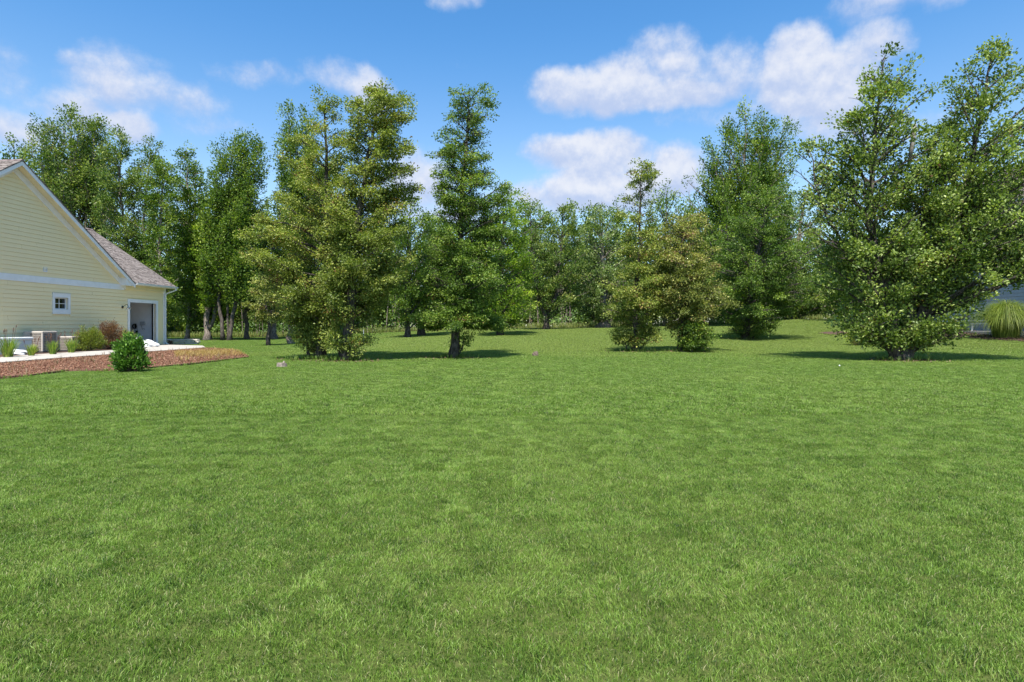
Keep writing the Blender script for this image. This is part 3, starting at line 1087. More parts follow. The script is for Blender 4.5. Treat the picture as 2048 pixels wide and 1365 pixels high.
def ac(px_left, D, w, h, label, louvre=False):
    x0 = (px_left - CX) / F * D
    t = thing('air_conditioner', label, 'air conditioner', (x0 + w / 2, D + w / 2, 0.03), 0, 'air conditioners along the yellow wall')
    MB().box(-w / 2 - .06, w / 2 + .06, -w / 2 - .06, w / 2 + .06, -.05, .05).build('pad', m_dark, t, bevel=.01)
    c_ = w / 2 - .02
    mb = MB().box(-c_ + .03, c_ - .03, -c_ + .03, c_ - .03, .06, h - .12)
    mb.build('coil', m_coil, t)
    # corner posts and access panel
    for sx in (-1, 1):
        for sy in (-1, 1):
            if sx == -1 and sy == -1:
                continue
            MB().box(sx * c_ - .03, sx * c_ + .03, sy * c_ - .03, sy * c_ + .03, .06, h - .11).build('corner_post', m_ac, t, bevel=.01)
    MB().box(-w / 2, -w / 2 + .30, -w / 2, -w / 2 + .30, .06, h - .11).build('access_panel', m_ac, t, bevel=.012)
    # guard: vertical and horizontal bars on the two seen faces and the others
    mb = MB()
    nb = 9
    for k in range(nb + 1):
        a_ = -w / 2 + .32 + (w - .38) * k / nb
        mb.box(a_ - .007, a_ + .007, -w / 2 - .004, -w / 2 + .012, .07, h - .12)
        b_ = -w / 2 + .06 + (w - .12) * k / nb
        mb.box(w / 2 - .012, w / 2 + .004, b_ - .007, b_ + .007, .07, h - .12)
        mb.box(-w / 2 + .34, w / 2 - .05, w / 2 - .01, w / 2, .1 + (h - .25) * k / nb, .112 + (h - .25) * k / nb)
    nh = int((h - .2) / .075)
    for k in range(nh + 1):
        z_ = .08 + (h - .22) * k / nh
        mb.box(-w / 2 + .3, w / 2 - .03, -w / 2 - .008, -w / 2 - .004, z_ - .008, z_ + .008)
        mb.box(w / 2 + .004, w / 2 + .008, -w / 2 + .03, w / 2 - .03, z_ - .008, z_ + .008)
    o = mb.build('guard', m_ac, t)
    MB().box(-w / 2 - .01, w / 2 + .01, -w / 2 - .01, w / 2 + .01, h - .12, h - .02).build('top_cap', m_ac, t, bevel=.035)
    mb = MB()
    for k in range(6):
        r_ = .07 + k * .06
        mb.tube([(math.cos(i / 20 * 6.2832) * r_, math.sin(i / 20 * 6.2832) * r_, h) for i in range(21)], .006, 4, False)
    for k in range(8):
        a_ = k / 8 * 6.2832
        mb.tube([(0, 0, h + .004), (math.cos(a_) * .38, math.sin(a_) * .38, h + .002)], .006, 4)
    mb.build('fan_guard', m_dark, t)
    return t


ac(46, 27.7, .90, 1.01, 'tall beige air conditioner, the larger one nearer the left edge')
t2 = ac(108, 29.25, .88, .75, 'low beige air conditioner between the tall unit and the green bush')
MB().box(-.30, -.22, -.455, -.445, .35, .50).build('rating_label', m_white, t2)
m_util = plain('grey_green_cabinet', (0.55, 0.60, 0.60), 0.5, 0.04, 2)
t = thing('utility_cabinet', 'pale grey utility cabinet with white lid at the left edge behind the tall plants', 'cabinet', hp(.62, 26.6, 0.02), HRZ)
MB().box(-.36, .36, -.85, .85, 0, .62).build('body', m_util, t, bevel=.015)
MB().box(-.40, .40, -.89, .89, .62, .74).build('lid', m_white, t, bevel=.03)
MB().box(-.2, .2, -.86, -.851, .15, .45).build('door_panel', m_util, t)

# white bags and pile
def lump(name, label, cat, loc, sx, sy, sz, mat, seed, rz=0, rough=.18):
    bm = bmesh.new()
    bmesh.ops.create_icosphere(bm, subdivisions=4, radius=1)
    rr = random.Random(seed)
    ph = [rr.uniform(0, 6) for _ in range(6)]
    for v in bm.verts:
        p = v.co.copy()
        k = 1 + rough * (math.sin(p.x * 4 + ph[0]) * math.sin(p.y * 5 + ph[1]) + .6 * math.sin(p.z * 8 + p.x * 6 + ph[2]) + .4 * math.sin(p.y * 13 + ph[3]))
        v.co = Vector((p.x * sx * k, p.y * sy * k, max(0, (p.z + .25)) * sz * k / 1.25))
    me = bpy.data.meshes.new(name)
    bm.to_mesh(me)
    bm.free()
    me.materials.append(mat)
    me.polygons.foreach_set('use_smooth', [True] * len(me.polygons))
    o = link(name, me, None, loc)
    o.rotation_euler = (0, 0, rz)
    return tag(o, label, cat)


m_bag = plain('white_plastic', (0.62, 0.63, 0.64), 0.4, 0.04, 5, bs=.15)
g_ = at(298, 697)
lump('white_bag', 'crumpled white bag lying on the concrete in front of the open doorway', 'bag', (g_.x, g_.y, .08), .48, .36, .36, m_bag, 4)
g_ = at(34, 711)
lump('white_bag', 'flat white plastic bag between the tall plants left of the tall air conditioner', 'bag', (g_.x, g_.y, .03), .42, .3, .20, m_bag, 9, .5)

# low stone wall behind the house
m_stone, nt, b = base_mat('pale_stone', 0.9, 0.2)
co = objco(nt)
nt.links.new(mixc(nt, noise(nt, co, 9, 5, .65), (.48, .42, .35), (.72, .66, .58)), b.inputs['Base Color'])
bump(nt, b, noise(nt, co, 14, 5), .6, .03)
t = thing('stone_wall', 'low wall of stacked pale stones just beyond the house corner', 'wall', (-22.6, 41.2, 0))
rs = random.Random(5)
for row in range(3):
    x = -1.2
    while x < 1.05:
        w = rs.uniform(.22, .42)
        w = min(w, 1.15 - x)
        mb = MB().box(x + .01, x + w - .01, -.16 + rs.uniform(-.02, .02), .16, .003 + row * .125, .12 + row * .125 - rs.uniform(0, .012))
        mb.build('stone', m_stone, t, bevel=.02)
        x += w

# ------------------------------------------------------------------ right house
HRX, HRY, HRA = 27.0 + .055 * 34 + .2, 34.0, -math.atan(.03)
HB = 0.82
HR_ = thing('grey_house', 'blue grey clapboard house with brown shingled roof behind the largest tree at the right edge', 'house', (HRX, HRY, HB), HRA)
m_gsid, nt, b = base_mat('grey_siding', 0.6, 0.3)
nt.links.new(mixc(nt, noise(nt, objco(nt), 1.4, 4), (.31, .335, .375), (.37, .395, .43)), b.inputs['Base Color'])
# local frame: x to the right (into the house), y away along the wall, from -6 to 12
mb = MB().box(0, 12, -6, 12, -.6, 5.2)
mb.build('wall', m_gsid, HR_)
z = .75
while z < 5.0:
    for s0, s1 in ((-5.95, -2.1), (-2.1, 1.5), (1.5, 5.2), (5.2, 8.8), (8.8, 11.85)):
        board(s0 + .002, s1 - .002, z, z + .2, parent=HR_, mat=m_gsid, x0=0.0, yoff=0, flip=-1)
    z += .2
m_found = plain('grey_stone_foundation', (.24, .26, .30), .9, .3, 5, bs=.5)
rs = random.Random(8)
for row in range(2):
    y = -5.9
    while y < 11.8:
        w = min(rs.uniform(.4, .8), 11.9 - y)
        MB().box(-.05 - rs.uniform(0, .02), -.001, y + .012, y + w - .012, .02 + row * .36, .36 + row * .36).build('foundation_stone', m_found, HR_, bevel=.012)
        y += w
MB().box(-.09, -.0, -6, 12, .745, .80).build('water_table', m_white, HR_)
MB().box(-.06, -.001, 11.86, 12.05, .8, 5.05).build('corner_board', m_white, HR_)
w_ = MB().box(-.035, -.03, 4.2, 5.4, 1.6, 3.1).build('window', m_glass, HR_)
MB().box(-.07, -.03, 4.08, 4.2, 1.5, 3.2).box(-.07, -.03, 5.4, 5.52, 1.5, 3.2).box(-.07, -.03, 4.2, 5.4, 3.1, 3.2).box(-.07, -.03, 4.2, 5.4, 1.5, 1.6).build('frame', m_white, w_)
MB().box(-.06, -.03, 4.2, 5.4, 2.33, 2.38).build('muntin', m_white, w_)
o = courses((-.75, -6.4, 5.15), (-.75, 12.5, 5.15), (2.6, 0, 1.7), seed=11)
o = o.build('lower_roof', m_shin2, HR_)
o['kind'] = 'stuff'
MB().box(-.79, -.755, -6.4, 12.5, 4.96, 5.14).build('fascia', m_white, HR_)
MB().box(-.75, -.0, -6.4, 12.5, 4.98, 5.0).build('soffit', m_white, HR_)
MB().box(1.75, 12, -6, 11, 5.3, 8.2).build('upper_wall', m_gsid, HR_)
mb = MB()
MB().box(1.1, 1.14, -6.5, 11.6, 7.95, 8.15).build('fascia', m_white, HR_)
MB().box(1.14, 1.75, -6.5, 11.5, 7.96, 7.98).build('soffit', m_white, HR_)
o = courses((1.05, -6.6, 8.15), (1.05, 11.6, 8.15), (5.2, 0, 3.6), seed=12)
o = o.build('roof', m_shin2, HR_)
o['kind'] = 'stuff'
o = courses((12.2, 11.6, 8.15), (12.2, -6.6, 8.15), (-5.9, 0, 3.6), seed=13)
o = o.build('roof', m_shin2, HR_)
o['kind'] = 'stuff'
MB().prism([(1.75, 10.99, 8.1), (11.9, 10.99, 8.1), (6.3, 10.99, 11.6)], [(1.75, 11.0, 8.1), (11.9, 11.0, 8.1), (6.3, 11.0, 11.6)]).build('gable_wall', m_gsid, HR_)
slab = MB().box(-1.7, -.1, -1.5, 6.5, -.5, .14).build('patio_slab', m_conc, None, None)
slab.location = (HRX, HRY, HB)
slab.rotation_euler = (0, 0, HRA)
slab['kind'] = 'structure'
t = thing('patio_railing', 'low white patio railing behind the big fountain grass', 'railing', (HRX, HRY, HB + .14), HRA)
for y in (-1.2, .3, 1.8):
    MB().box(-1.66, -1.60, y - .03, y + .03, 0, .42).build('post', m_white, t)
MB().box(-1.67, -1.59, -1.3, 1.9, .42, .46).build('rail', m_white, t)


# ------------------------------------------------------------------ trees
def leaves_mesh(name, pos, outd, size, rng, mat, tint, up=0.9, aspect=0.72, fold=0.18):
    n = len(pos)
    o = outd + rng.normal(0, 0.45, (n, 3))
    o /= np.linalg.norm(o, axis=1, keepdims=True) + 1e-9
    nn = rng.normal(0, 0.55, (n, 3)) + np.array([0, 0, up])
    s = np.cross(o, nn)
    s /= np.linalg.norm(s, axis=1, keepdims=True) + 1e-9
    nn = np.cross(s, o)
    L = size * rng.uniform(0.65, 1.3, (n, 1))
    w = L * aspect * 0.5
    base = pos
    tip = pos + o * L
    mid = pos + o * L * 0.48
    r_ = mid + s * w + nn * L * fold
    l_ = mid - s * w + nn * L * fold
    V = np.stack([base, r_, tip, l_], 1).reshape(-1, 3)
    i = np.arange(n)[:, None] * 4
    T = np.concatenate([i + np.array([[0, 1, 2]]), i + np.array([[0, 2, 3]])], 0)
    return fast_mesh(name, V, T, mat, {'tint': np.repeat(tint, 4)})


def polyz(path, z):
    """point of a leader polyline at height z"""
    for a, b_ in zip(path, path[1:]):
        if a.z <= z <= b_.z or b_ is path[-1]:
            t = (z - a.z) / max(1e-6, b_.z - a.z)
            t = max(0.0, min(1.0, t))
            return a.lerp(b_, t)
    return path[0]


def tree(name, label, cat, base, D, leaders, leaf_n, leaf_s, mat, bark=BARK, seed=1, style='alder', group='trees', brown=None, spray=0.17, flat=0.55,
         dens=1.0, flare=1.5, gapz=None, deep=1.0, bare=0.0, twigr=0.011):
    """leaders: list of dicts: path [(px,py[,dy])] bottom to top, prof [(py, left_px, right_px)], r = base radius, n = branches, w = leaf share.
    All of it is turned into metres at the tree's distance D and built round the trunk in three dimensions."""
    rng = np.random.default_rng(seed)
    b0 = gD(base, D) if not isinstance(base, Vector) else base
    root = thing(name, label, cat, b0, 0, group)
    wood = MB()
    segs_a, segs_b, segs_w, segs_top = [], [], [], []
    for ld in leaders:
        path = []
        for q in ld['path']:
            dy = q[2] if len(q) > 2 else 0
            p = ptD(q[0], q[1], D + dy) - b0
            path.append(p)
        path[0].z = min(path[0].z, 0.0) - 0.05 if ld.get('ground', True) else path[0].z
        # subdivide and wander
        pts = []
        for a, b_ in zip(path, path[1:]):
            k = max(2, int((b_ - a).length / 0.7))
            for i in range(k):
                pts.append(a.lerp(b_, i / k))
        pts.append(path[-1])
        for i in range(1, len(pts) - 1):
            pts[i] = pts[i] + Vector((rng.normal(0, .045), rng.normal(0, .045), 0))
        z0, z1 = pts[0].z, pts[-1].z
        r0 = ld['r']
        rad = []
        for p in pts:
            t = (p.z - z0) / (z1 - z0)
            r_ = r0 * (1 - t) ** 0.85 + 0.012
            if ld.get('ground', True):
                r_ *= 1 + (flare - 1) * max(0, 1 - (p.z - z0) / 0.6) ** 2
            rad.append(r_)
        wood.tube(pts, rad, 10 if r0 > .1 else 7)
        prof = sorted([(H - (py - HY) / F * D - b0.z, l, r_) for py, l, r_ in ld['prof']])
        pz = np.array([q[0] for q in prof])
        pl = np.array([q[1] for q in prof])
        pr = np.array([q[2] for q in prof])
        gz_ = np.linspace(pz[0], pz[-1], 60)
        wz = np.interp(gz_, pz, pr - pl) + 24
        if gapz:
            for (ga, gb) in gapz:
                za, zb = H - (ga - HY) / F * D - b0.z, H - (gb - HY) / F * D - b0.z
                wz[(gz_ > min(za, zb)) & (gz_ < max(za, zb))] *= 0.04
        cdf = np.cumsum(wz)
        cdf /= cdf[-1]
        nb = ld['n']
        phase = rng.uniform(0, 6.28)
        for j in range(nb):
            u = (j + rng.uniform(0.1, 0.9)) / nb
            zt = float(np.interp(u, cdf, gz_))
            azm = phase + j * 2.39996 + rng.normal(0, .35)
            lp = polyz(path, zt)
            xw = CX + F * (lp.x + b0.x) / D
            le = (xw - np.interp(zt, pz, pl)) / F * D
            re = (np.interp(zt, pz, pr) - xw) / F * D
            ca, sa = math.cos(azm), math.sin(azm)
            side = re if ca > 0 else le
            dep = max(0.3, (max(le, 0) + max(re, 0)) / 2) * deep
            Lb = math.sqrt((max(side, .15) * ca) ** 2 + (dep * sa) ** 2) * (rng.uniform(.62, 1.05) if style == 'alder' else rng.uniform(.76, 1.08))
            Lb = max(Lb, 0.25)
            tfrac = (zt - z0) / (z1 - z0)
            if style == 'alder':
                rise = rng.uniform(0.05, 0.5) + 0.35 * tfrac
            elif style == 'up':
                rise = rng.uniform(0.9, 1.9)
            else:
                rise = rng.uniform(0.35, 1.1) + 0.3 * tfrac
            zo = max(zt - Lb * rise, z0 + 0.35 + .0 * tfrac)
            zo = max(zo, pz[0] - 1.2)
            O = polyz(path, zo)
            Tp = Vector((lp.x + Lb * ca, lp.y + Lb * sa, zt))
            bow = Lb * rng.uniform(.02, .12)
            k = 5
            bp = [O.lerp(Tp, i / k) + Vector((0, 0, bow * 4 * (i / k) * (1 - i / k) * (1 if style != 'up' else -.6))) + (Vector((rng.normal(0, .03), rng.normal(0, .03), rng.normal(0, .03))) * Lb * .6 if 0 < i else Vector((0, 0, 0))) for i in range(k + 1)]
            rb0 = min(r0 * .55, 0.010 + Lb * .013) * (1 if style == 'alder' else 1.3)
            wood.tube(bp, [rb0 * (1 - .8 * i / k) + .004 for i in range(k + 1)], 5, False)
            ns = max(3, int((3 + Lb * 3.2) * dens))
            for _ in range(ns):
                t = rng.uniform(.12, 1.0)
                i = min(int(t * k), k - 1)
                so = bp[i].lerp(bp[i + 1], t * k - i)
                sl = (0.30 * Lb * (1.25 - t) + .25) * rng.uniform(.6, 1.25)
                sl = min(sl, 1.6)
                da = azm + rng.choice([-1, 1]) * rng.uniform(.3, 1.25)
                if style == 'up':
                    vz = rng.uniform(.5, 1.6)
                elif style == 'alder':
                    vz = rng.uniform(-.1, .45)
                else:
                    vz = rng.uniform(.1, 1.0)
                dv = Vector((math.cos(da), math.sin(da), vz)).normalized() * sl
                se = so + dv
                wood.tube([so, so.lerp(se, .5) + Vector((0, 0, .04 * sl)), se], [twigr, twigr * .7, twigr * .4], 3, False)
                if rng.random() < bare:
                    continue
                segs_a.append(so.lerp(se, .15))
                segs_b.append(se)
                segs_w.append((sl + .1) * ld.get('w', 1))
                segs_top.append((zt - pz[0]) / (pz[-1] - pz[0]))
            if rng.random() >= bare:
                segs_a.append(bp[2])
                segs_b.append(bp[-1])
                segs_w.append((Lb * .4 + .1) * ld.get('w', 1))
                segs_top.append((zt - pz[0]) / (pz[-1] - pz[0]))
        # leafy shoots round the top of the leader
        for _ in range(int(ld.get('topn', 9)) if ld.get('ground', True) else 5):
            zt = z1 - rng.uniform(0, .22) * (z1 - z0) * .6
            so = polyz(path, zt)
            azm = rng.uniform(0, 6.28)
            sl = rng.uniform(.25, .55)
            segs_a.append(so)
            segs_b.append(so + Vector((math.cos(azm) * sl, math.sin(azm) * sl, rng.uniform(.1, .45))))
            segs_w.append(.45 * ld.get('w', 1))
            segs_top.append(1.0)
    if not segs_a:
        return root
    A = np.array([tuple(v) for v in segs_a])
    B = np.array([tuple(v) for v in segs_b])
    W = np.array(segs_w)
    W /= W.sum()
    TP = np.array(segs_top)
    per = 46
    nsp = max(10, int(leaf_n / per))
    si = rng.choice(len(A), nsp, p=W)
    tt = rng.uniform(0, 1, nsp) ** .8
    C = A[si] + (B[si] - A[si]) * tt[:, None] + rng.normal(0, spray * .35, (nsp, 3)) * np.array([1, 1, flat])
    li = np.repeat(np.arange(nsp), per)
    n = len(li)
    sg = spray * rng.uniform(1.2, 2.5, nsp)[li][:, None] * (1.0 if style == 'alder' else 1.1)
    ball = rng.normal(0, 1, (n, 3))
    ball /= np.linalg.norm(ball, axis=1, keepdims=True)
    ball *= rng.uniform(0, 1, (n, 1)) ** .45
    offs = ball * sg * np.array([1, 1, flat if style != 'up' else 1.6])
    pos = C[li] + offs
    okk = pos[:, 2] > 0.06
    pos, li = pos[okk], li[okk]
    dirs = (B[si] - A[si])[li]
    dirs = dirs / (np.linalg.norm(dirs, axis=1, keepdims=True) + 1e-6)
    outd = dirs * .5 + ball[okk] * .7 + np.array([0, 0, -.15 if style == 'alder' else .25])
    st_ = rng.normal(0.42, 0.13, nsp)
    seg_t = rng.normal(0, 0.10, len(A))
    tint = st_[li] + seg_t[si][li] + rng.normal(0, 0.13, len(li))
    if brown:       # brown = (strength, from_fraction_of_height, to_fraction)
        tp = TP[si][li]
        m_ = (tp > brown[1]) & (tp < brown[2])
        tint = tint + brown[0] * m_
    tint = np.clip(tint, 0, 1)
    link('trunk', new_mesh('trunk', wood.v, wood.f, bark, True), root)
    link('crown', leaves_mesh('crown', pos, outd, leaf_s, rng, mat, tint), root)
    return root


LG = 'trees standing in the open lawn'
# A1: left stem of the pair
tree('alder_tree', 'olive green alder with shrubby base, left one of the close pair', 'tree', 637, 22.6, [
    dict(path=[(640, 718), (648, 620), (652, 480), (653, 350), (650, 260), (654, 196)], r=.15, n=86,
         prof=[(196, 640, 672), (225, 628, 682), (262, 600, 700), (300, 585, 705), (350, 560, 700), (400, 530, 705), (430, 500, 705), (480, 488, 700), (520, 492, 700), (560, 500, 695), (600, 492, 690), (618, 540, 690), (632, 600, 680)]),
    dict(path=[(622, 719), (616, 690), (606, 660), (600, 640)], r=.05, n=16, w=1.3, prof=[(640, 600, 640), (660, 596, 638), (684, 600, 636), (700, 610, 634)]),
    dict(path=[(628, 719), (634, 690), (645, 665), (655, 640)], r=.05, n=10, w=1.2, prof=[(648, 616, 662), (675, 612, 648), (698, 618, 640)]),
], 64000, .074, L_ALDER_OLIVE, seed=11, brown=(.08, .25, .85), group=LG)
# A2
tree('alder_tree', 'tall olive alder with thick trunk and crooked open top, right one of the close pair', 'tree', 690, 21.7, [
    dict(path=[(690, 722), (694, 660), (706, 560), (718, 440), (733, 320), (752, 240), (768, 180)], r=.19, n=100,
         prof=[(178, 745, 790), (200, 712, 835), (215, 708, 842), (250, 706, 815), (290, 705, 850), (320, 712, 822), (360, 700, 826), (400, 690, 825), (440, 680, 836), (480, 670, 820), (520, 662, 832), (560, 655, 828), (600, 650, 800), (625, 660, 752), (640, 670, 740)]),
    dict(path=[(684, 722), (676, 690), (672, 660)], r=.03, n=7, w=.6, prof=[(664, 655, 700), (700, 668, 715)]),
    dict(path=[(698, 722), (712, 700), (726, 680)], r=.02, n=6, w=.5, prof=[(672, 690, 742), (712, 684, 722)]),
], 80000, .074, L_ALDER_OLIVE, seed=12, brown=(.05, .4, 1.0), group=LG, flare=1.3)
# C: the narrow tall one
tree('alder_tree', 'narrow tall dark green alder with flat leaf layer low on its dark trunk', 'tree', 906, 23.4, [
    dict(path=[(905, 717), (909, 660), (915, 560), (922, 440), (926, 330), (934, 240), (938, 182)], r=.17, n=150,
         prof=[(178, 908, 984), (200, 905, 982), (222, 888, 985), (242, 880, 990), (262, 870, 965), (300, 864, 968), (325, 866, 1008), (345, 870, 985), (372, 868, 1050), (392, 866, 1030), (420, 880, 1015), (450, 878, 1020), (480, 855, 1030), (520, 848, 1040), (560, 845, 1038), (600, 850, 1005), (618, 860, 990)]),
    dict(path=[(906, 664), (907, 658), (908, 640)], r=.05, n=34, w=2.4, ground=False, prof=[(640, 850, 1000), (648, 840, 1015), (656, 850, 1008)]),
    dict(path=[(912, 716), (922, 696), (930, 676)], r=.015, n=5, w=.35, prof=[(672, 915, 945), (700, 916, 940)]),
], 100000, .074, L_ALDER, seed=13, group=LG, flare=1.35, deep=.95, spray=.15)
# D
tree('alder_tree', 'small olive alder with thin bare pointed top, left one of the short pair', 'tree', 1268, 28.2, [
    dict(path=[(1268, 706), (1272, 620), (1276, 520), (1280, 430), (1286, 330)], r=.12, n=70,
         prof=[(328, 1270, 1300), (345, 1245, 1304), (370, 1250, 1302), (400, 1254, 1300), (425, 1244, 1306), (450, 1256, 1312), (500, 1246, 1325), (550, 1215, 1330), (590, 1190, 1335), (618, 1185, 1330), (632, 1215, 1318), (650, 1242, 1300), (680, 1254, 1286)]),
    dict(path=[(1262, 706), (1250, 690), (1236, 672)], r=.03, n=8, prof=[(655, 1228, 1258), (688, 1246, 1276)]),
    dict(path=[(1274, 706), (1290, 690), (1304, 668)], r=.03, n=8, prof=[(655, 1275, 1310), (688, 1262, 1292)]),
], 30000, .085, L_ALDER_OLIVE, seed=14, group=LG, brown=(.08, .1, .7))
# E
tree('alder_tree', 'bushy alder with browning reddish top, right one of the short pair', 'tree', 1364, 28.4, [
    dict(path=[(1362, 706), (1364, 620), (1362, 520), (1366, 432)], r=.13, n=90,
         prof=[(430, 1345, 1392), (450, 1332, 1412), (480, 1325, 1430), (520, 1308, 1442), (560, 1306, 1450), (600, 1300, 1462), (626, 1318, 1440), (640, 1335, 1410), (676, 1350, 1385)]),
    dict(path=[(1368, 706), (1384, 690), (1396, 668)], r=.03, n=10, prof=[(650, 1372, 1412), (690, 1358, 1396)]),
], 40000, .085, L_ALDER_BROWN, seed=15, group=LG, brown=(.13, .62, 1.0), bare=.08)
# E suckers, greener
tree('sucker_shrub', 'bright green suckers growing at the foot of the browning alder', 'shrub', 1384, 27.6, [
    dict(path=[(1384, 708), (1386, 680), (1388, 655)], r=.02, n=16, prof=[(648, 1368, 1410), (670, 1360, 1418), (700, 1362, 1410)]),
], 3600, .085, L_MAPLE, seed=16, group=None)
# F
tree('alder_tree', 'dark spreading alder on deep shade behind the browning tree', 'tree', 1490, 38.5, [
    dict(path=[(1490, 678), (1500, 600), (1520, 500), (1535, 380)], r=.2, n=110,
         prof=[(372, 1515, 1580), (400, 1490, 1600), (440, 1450, 1625), (480, 1425, 1640), (520, 1415, 1640), (560, 1410, 1640), (600, 1415, 1630), (630, 1425, 1600), (650, 1435, 1560), (668, 1445, 1530)]),
    dict(path=[(1500, 678), (1512, 668), (1520, 655)], r=.05, n=10, prof=[(650, 1470, 1545), (672, 1478, 1528)]),
], 60000, .105, L_ALDER, bark=BARK, seed=17, group=LG, brown=(-.05, 0, 1), spray=.22)
# G: the big one at the right
tree('broad_tree', 'large spreading many stemmed tree with broad glossy leaves and trunk nearest the right edge', 'tree', 1800, 21.7, [
    dict(path=[(1792, 722), (1786, 640), (1758, 540), (1738, 430), (1745, 300), (1758, 200), (1770, 112)], r=.16, n=84,
         prof=[(112, 1755, 1790), (130, 1745, 1802), (155, 1722, 1818), (180, 1694, 1838), (205, 1685, 1842), (240, 1676, 1832), (262, 1650, 1830), (300, 1632, 1840), (350, 1612, 1850), (400, 1620, 1810), (450, 1612, 1810), (500, 1608, 1810), (550, 1625, 1810), (585, 1660, 1800)]),
    dict(path=[(1802, 722), (1815, 640), (1835, 540), (1850, 430), (1862, 330), (1878, 262)], r=.14, n=74,
         prof=[(255, 1860, 1892), (290, 1830, 1905), (330, 1800, 1925), (400, 1780, 1950), (480, 1770, 1960), (560, 1770, 1960), (590, 1775, 1935)]),
    dict(path=[(1808, 722), (1835, 650), (1880, 540), (1918, 430), (1940, 330), (1968, 200), (1990, 90)], r=.15, n=104,
         prof=[(88, 1978, 2004), (105, 1972, 2022), (130, 1940, 2044), (160, 1915, 2062), (190, 1908, 2080), (230, 1910, 2100), (280, 1890, 2115), (330, 1860, 2125), (390, 1860, 2130), (450, 1850, 2150), (510, 1850, 2130), (555, 1860, 2060), (585, 1860, 1990)]),
    dict(path=[(1796, 720), (1780, 700), (1755, 680), (1720, 662)], r=.07, n=26, w=1.15, prof=[(632, 1700, 1820), (650, 1674, 1812), (668, 1676, 1772), (676, 1720, 1772)]),
    dict(path=[(1804, 720), (1830, 700), (1860, 682), (1890, 668)], r=.07, n=26, w=1.15, prof=[(632, 1785, 1920), (655, 1795, 1930), (672, 1830, 1920), (682, 1850, 1900)]),
    dict(path=[(1880, 560), (1950, 500), (2010, 450), (2070, 380)], r=.05, n=34, w=1.0, ground=False, prof=[(360, 2030, 2120), (420, 1980, 2150), (470, 1950, 2160), (520, 1940, 2140), (560, 1950, 2080)]),
    dict(path=[(1798, 600), (1700, 520), (1640, 400), (1612, 285)], r=.05, n=24, w=.5, ground=False, prof=[(280, 1600, 1640), (330, 1585, 1650), (400, 1575, 1690), (480, 1560, 1700), (540, 1580, 1700)]),
    dict(path=[(1800, 722), (1806, 690), (1804, 668)], r=.30, n=8, w=.5, prof=[(640, 1740, 1860), (655, 1750, 1855), (664, 1765, 1845)]),
], 104000, .108, L_BIG, bark=BARK, seed=18, group=LG, spray=.2, flat=.7, deep=.8, style='mid', dens=1.05, bare=.17)
stub_root = bpy.data.objects['broad_tree']
sb = stub_root.location
p_ = [ptD(1818, 330, 21.6) - sb, ptD(1824, 290, 21.5) - sb, ptD(1828, 262, 21.4) - sb, ptD(1831, 248, 21.4) - sb]
MB().tube(p_, [.05, .075, .085, .03], 7).build('dead_stub', plain('bleached_wood', (.30, .27, .25), .9, .3, 12, bs=.5, spec=.1), stub_root, smooth_=True)

BGR = 'trees along the edge of the woods'
# middle distance trees
tree('alder_tree', 'mid green tree with straight pale trunk between the close pair and the narrow tall tree', 'tree', 815, 47, [
    dict(path=[(815, 672), (815, 580), (818, 480), (822, 400)], r=.2, n=60, prof=[(392, 800, 835), (430, 785, 855), (480, 778, 880), (540, 770, 885), (600, 768, 880), (630, 785, 860)])],
    17000, .15, L_MAPLE, seed=21, style='mid', group=BGR, spray=.3)
tree('dark_trunk_tree', 'dark trunked tree just left of the narrow tall tree, foliage hanging low', 'tree', 843, 50, [
    dict(path=[(843, 669), (845, 600), (860, 500), (866, 440)], r=.28, n=50, prof=[(430, 850, 890), (480, 835, 900), (540, 825, 905), (600, 820, 900), (640, 830, 880)])],
    12000, .15, L_ALDER, seed=22, style='mid', group=BGR, spray=.3)
tree('bright_tree', 'bright yellow green tree with low branches right behind the narrow tall tree', 'tree', 1000, 46, [
    dict(path=[(1000, 666), (1000, 600), (1004, 500), (1010, 385)], r=.2, n=84, prof=[(380, 990, 1030), (410, 970, 1050), (460, 955, 1062), (520, 945, 1070), (580, 945, 1072), (620, 950, 1065), (645, 960, 1050)])],
    24000, .15, L_BRIGHT, seed=23, style='mid', group=BGR, spray=.28)
tree('forked_tree', 'tree with short stout trunk forking low in the middle of the lawn edge', 'tree', 1092, 57, [
    dict(path=[(1092, 664), (1091, 628), (1074, 590), (1066, 520), (1060, 410)], r=.26, n=44, prof=[(404, 1045, 1075), (440, 1030, 1095), (500, 1018, 1100), (560, 1020, 1105), (600, 1030, 1095), (622, 1050, 1085)]),
    dict(path=[(1093, 664), (1094, 628), (1112, 590), (1120, 520), (1128, 410)], r=.24, n=46, prof=[(402, 1112, 1145), (440, 1095, 1165), (500, 1090, 1175), (560, 1090, 1185), (600, 1095, 1180), (615, 1110, 1150)])],
    21000, .17, L_MAPLE_COOL, seed=24, style='mid', group=BGR, spray=.30, flare=1.7)
tree('poplar_tree', 'silvery leaved tree with flared pale trunk left of the short pair', 'tree', 1207, 60, [
    dict(path=[(1207, 656), (1207, 600), (1204, 500), (1200, 412)], r=.42, n=80, prof=[(405, 1190, 1215), (440, 1165, 1240), (500, 1150, 1255), (560, 1140, 1260), (600, 1140, 1260), (630, 1160, 1240)])],
    20000, .18, L_POPLAR, bark=BARK_PALE, seed=25, style='mid', group=BGR, spray=.32, flare=2.4)
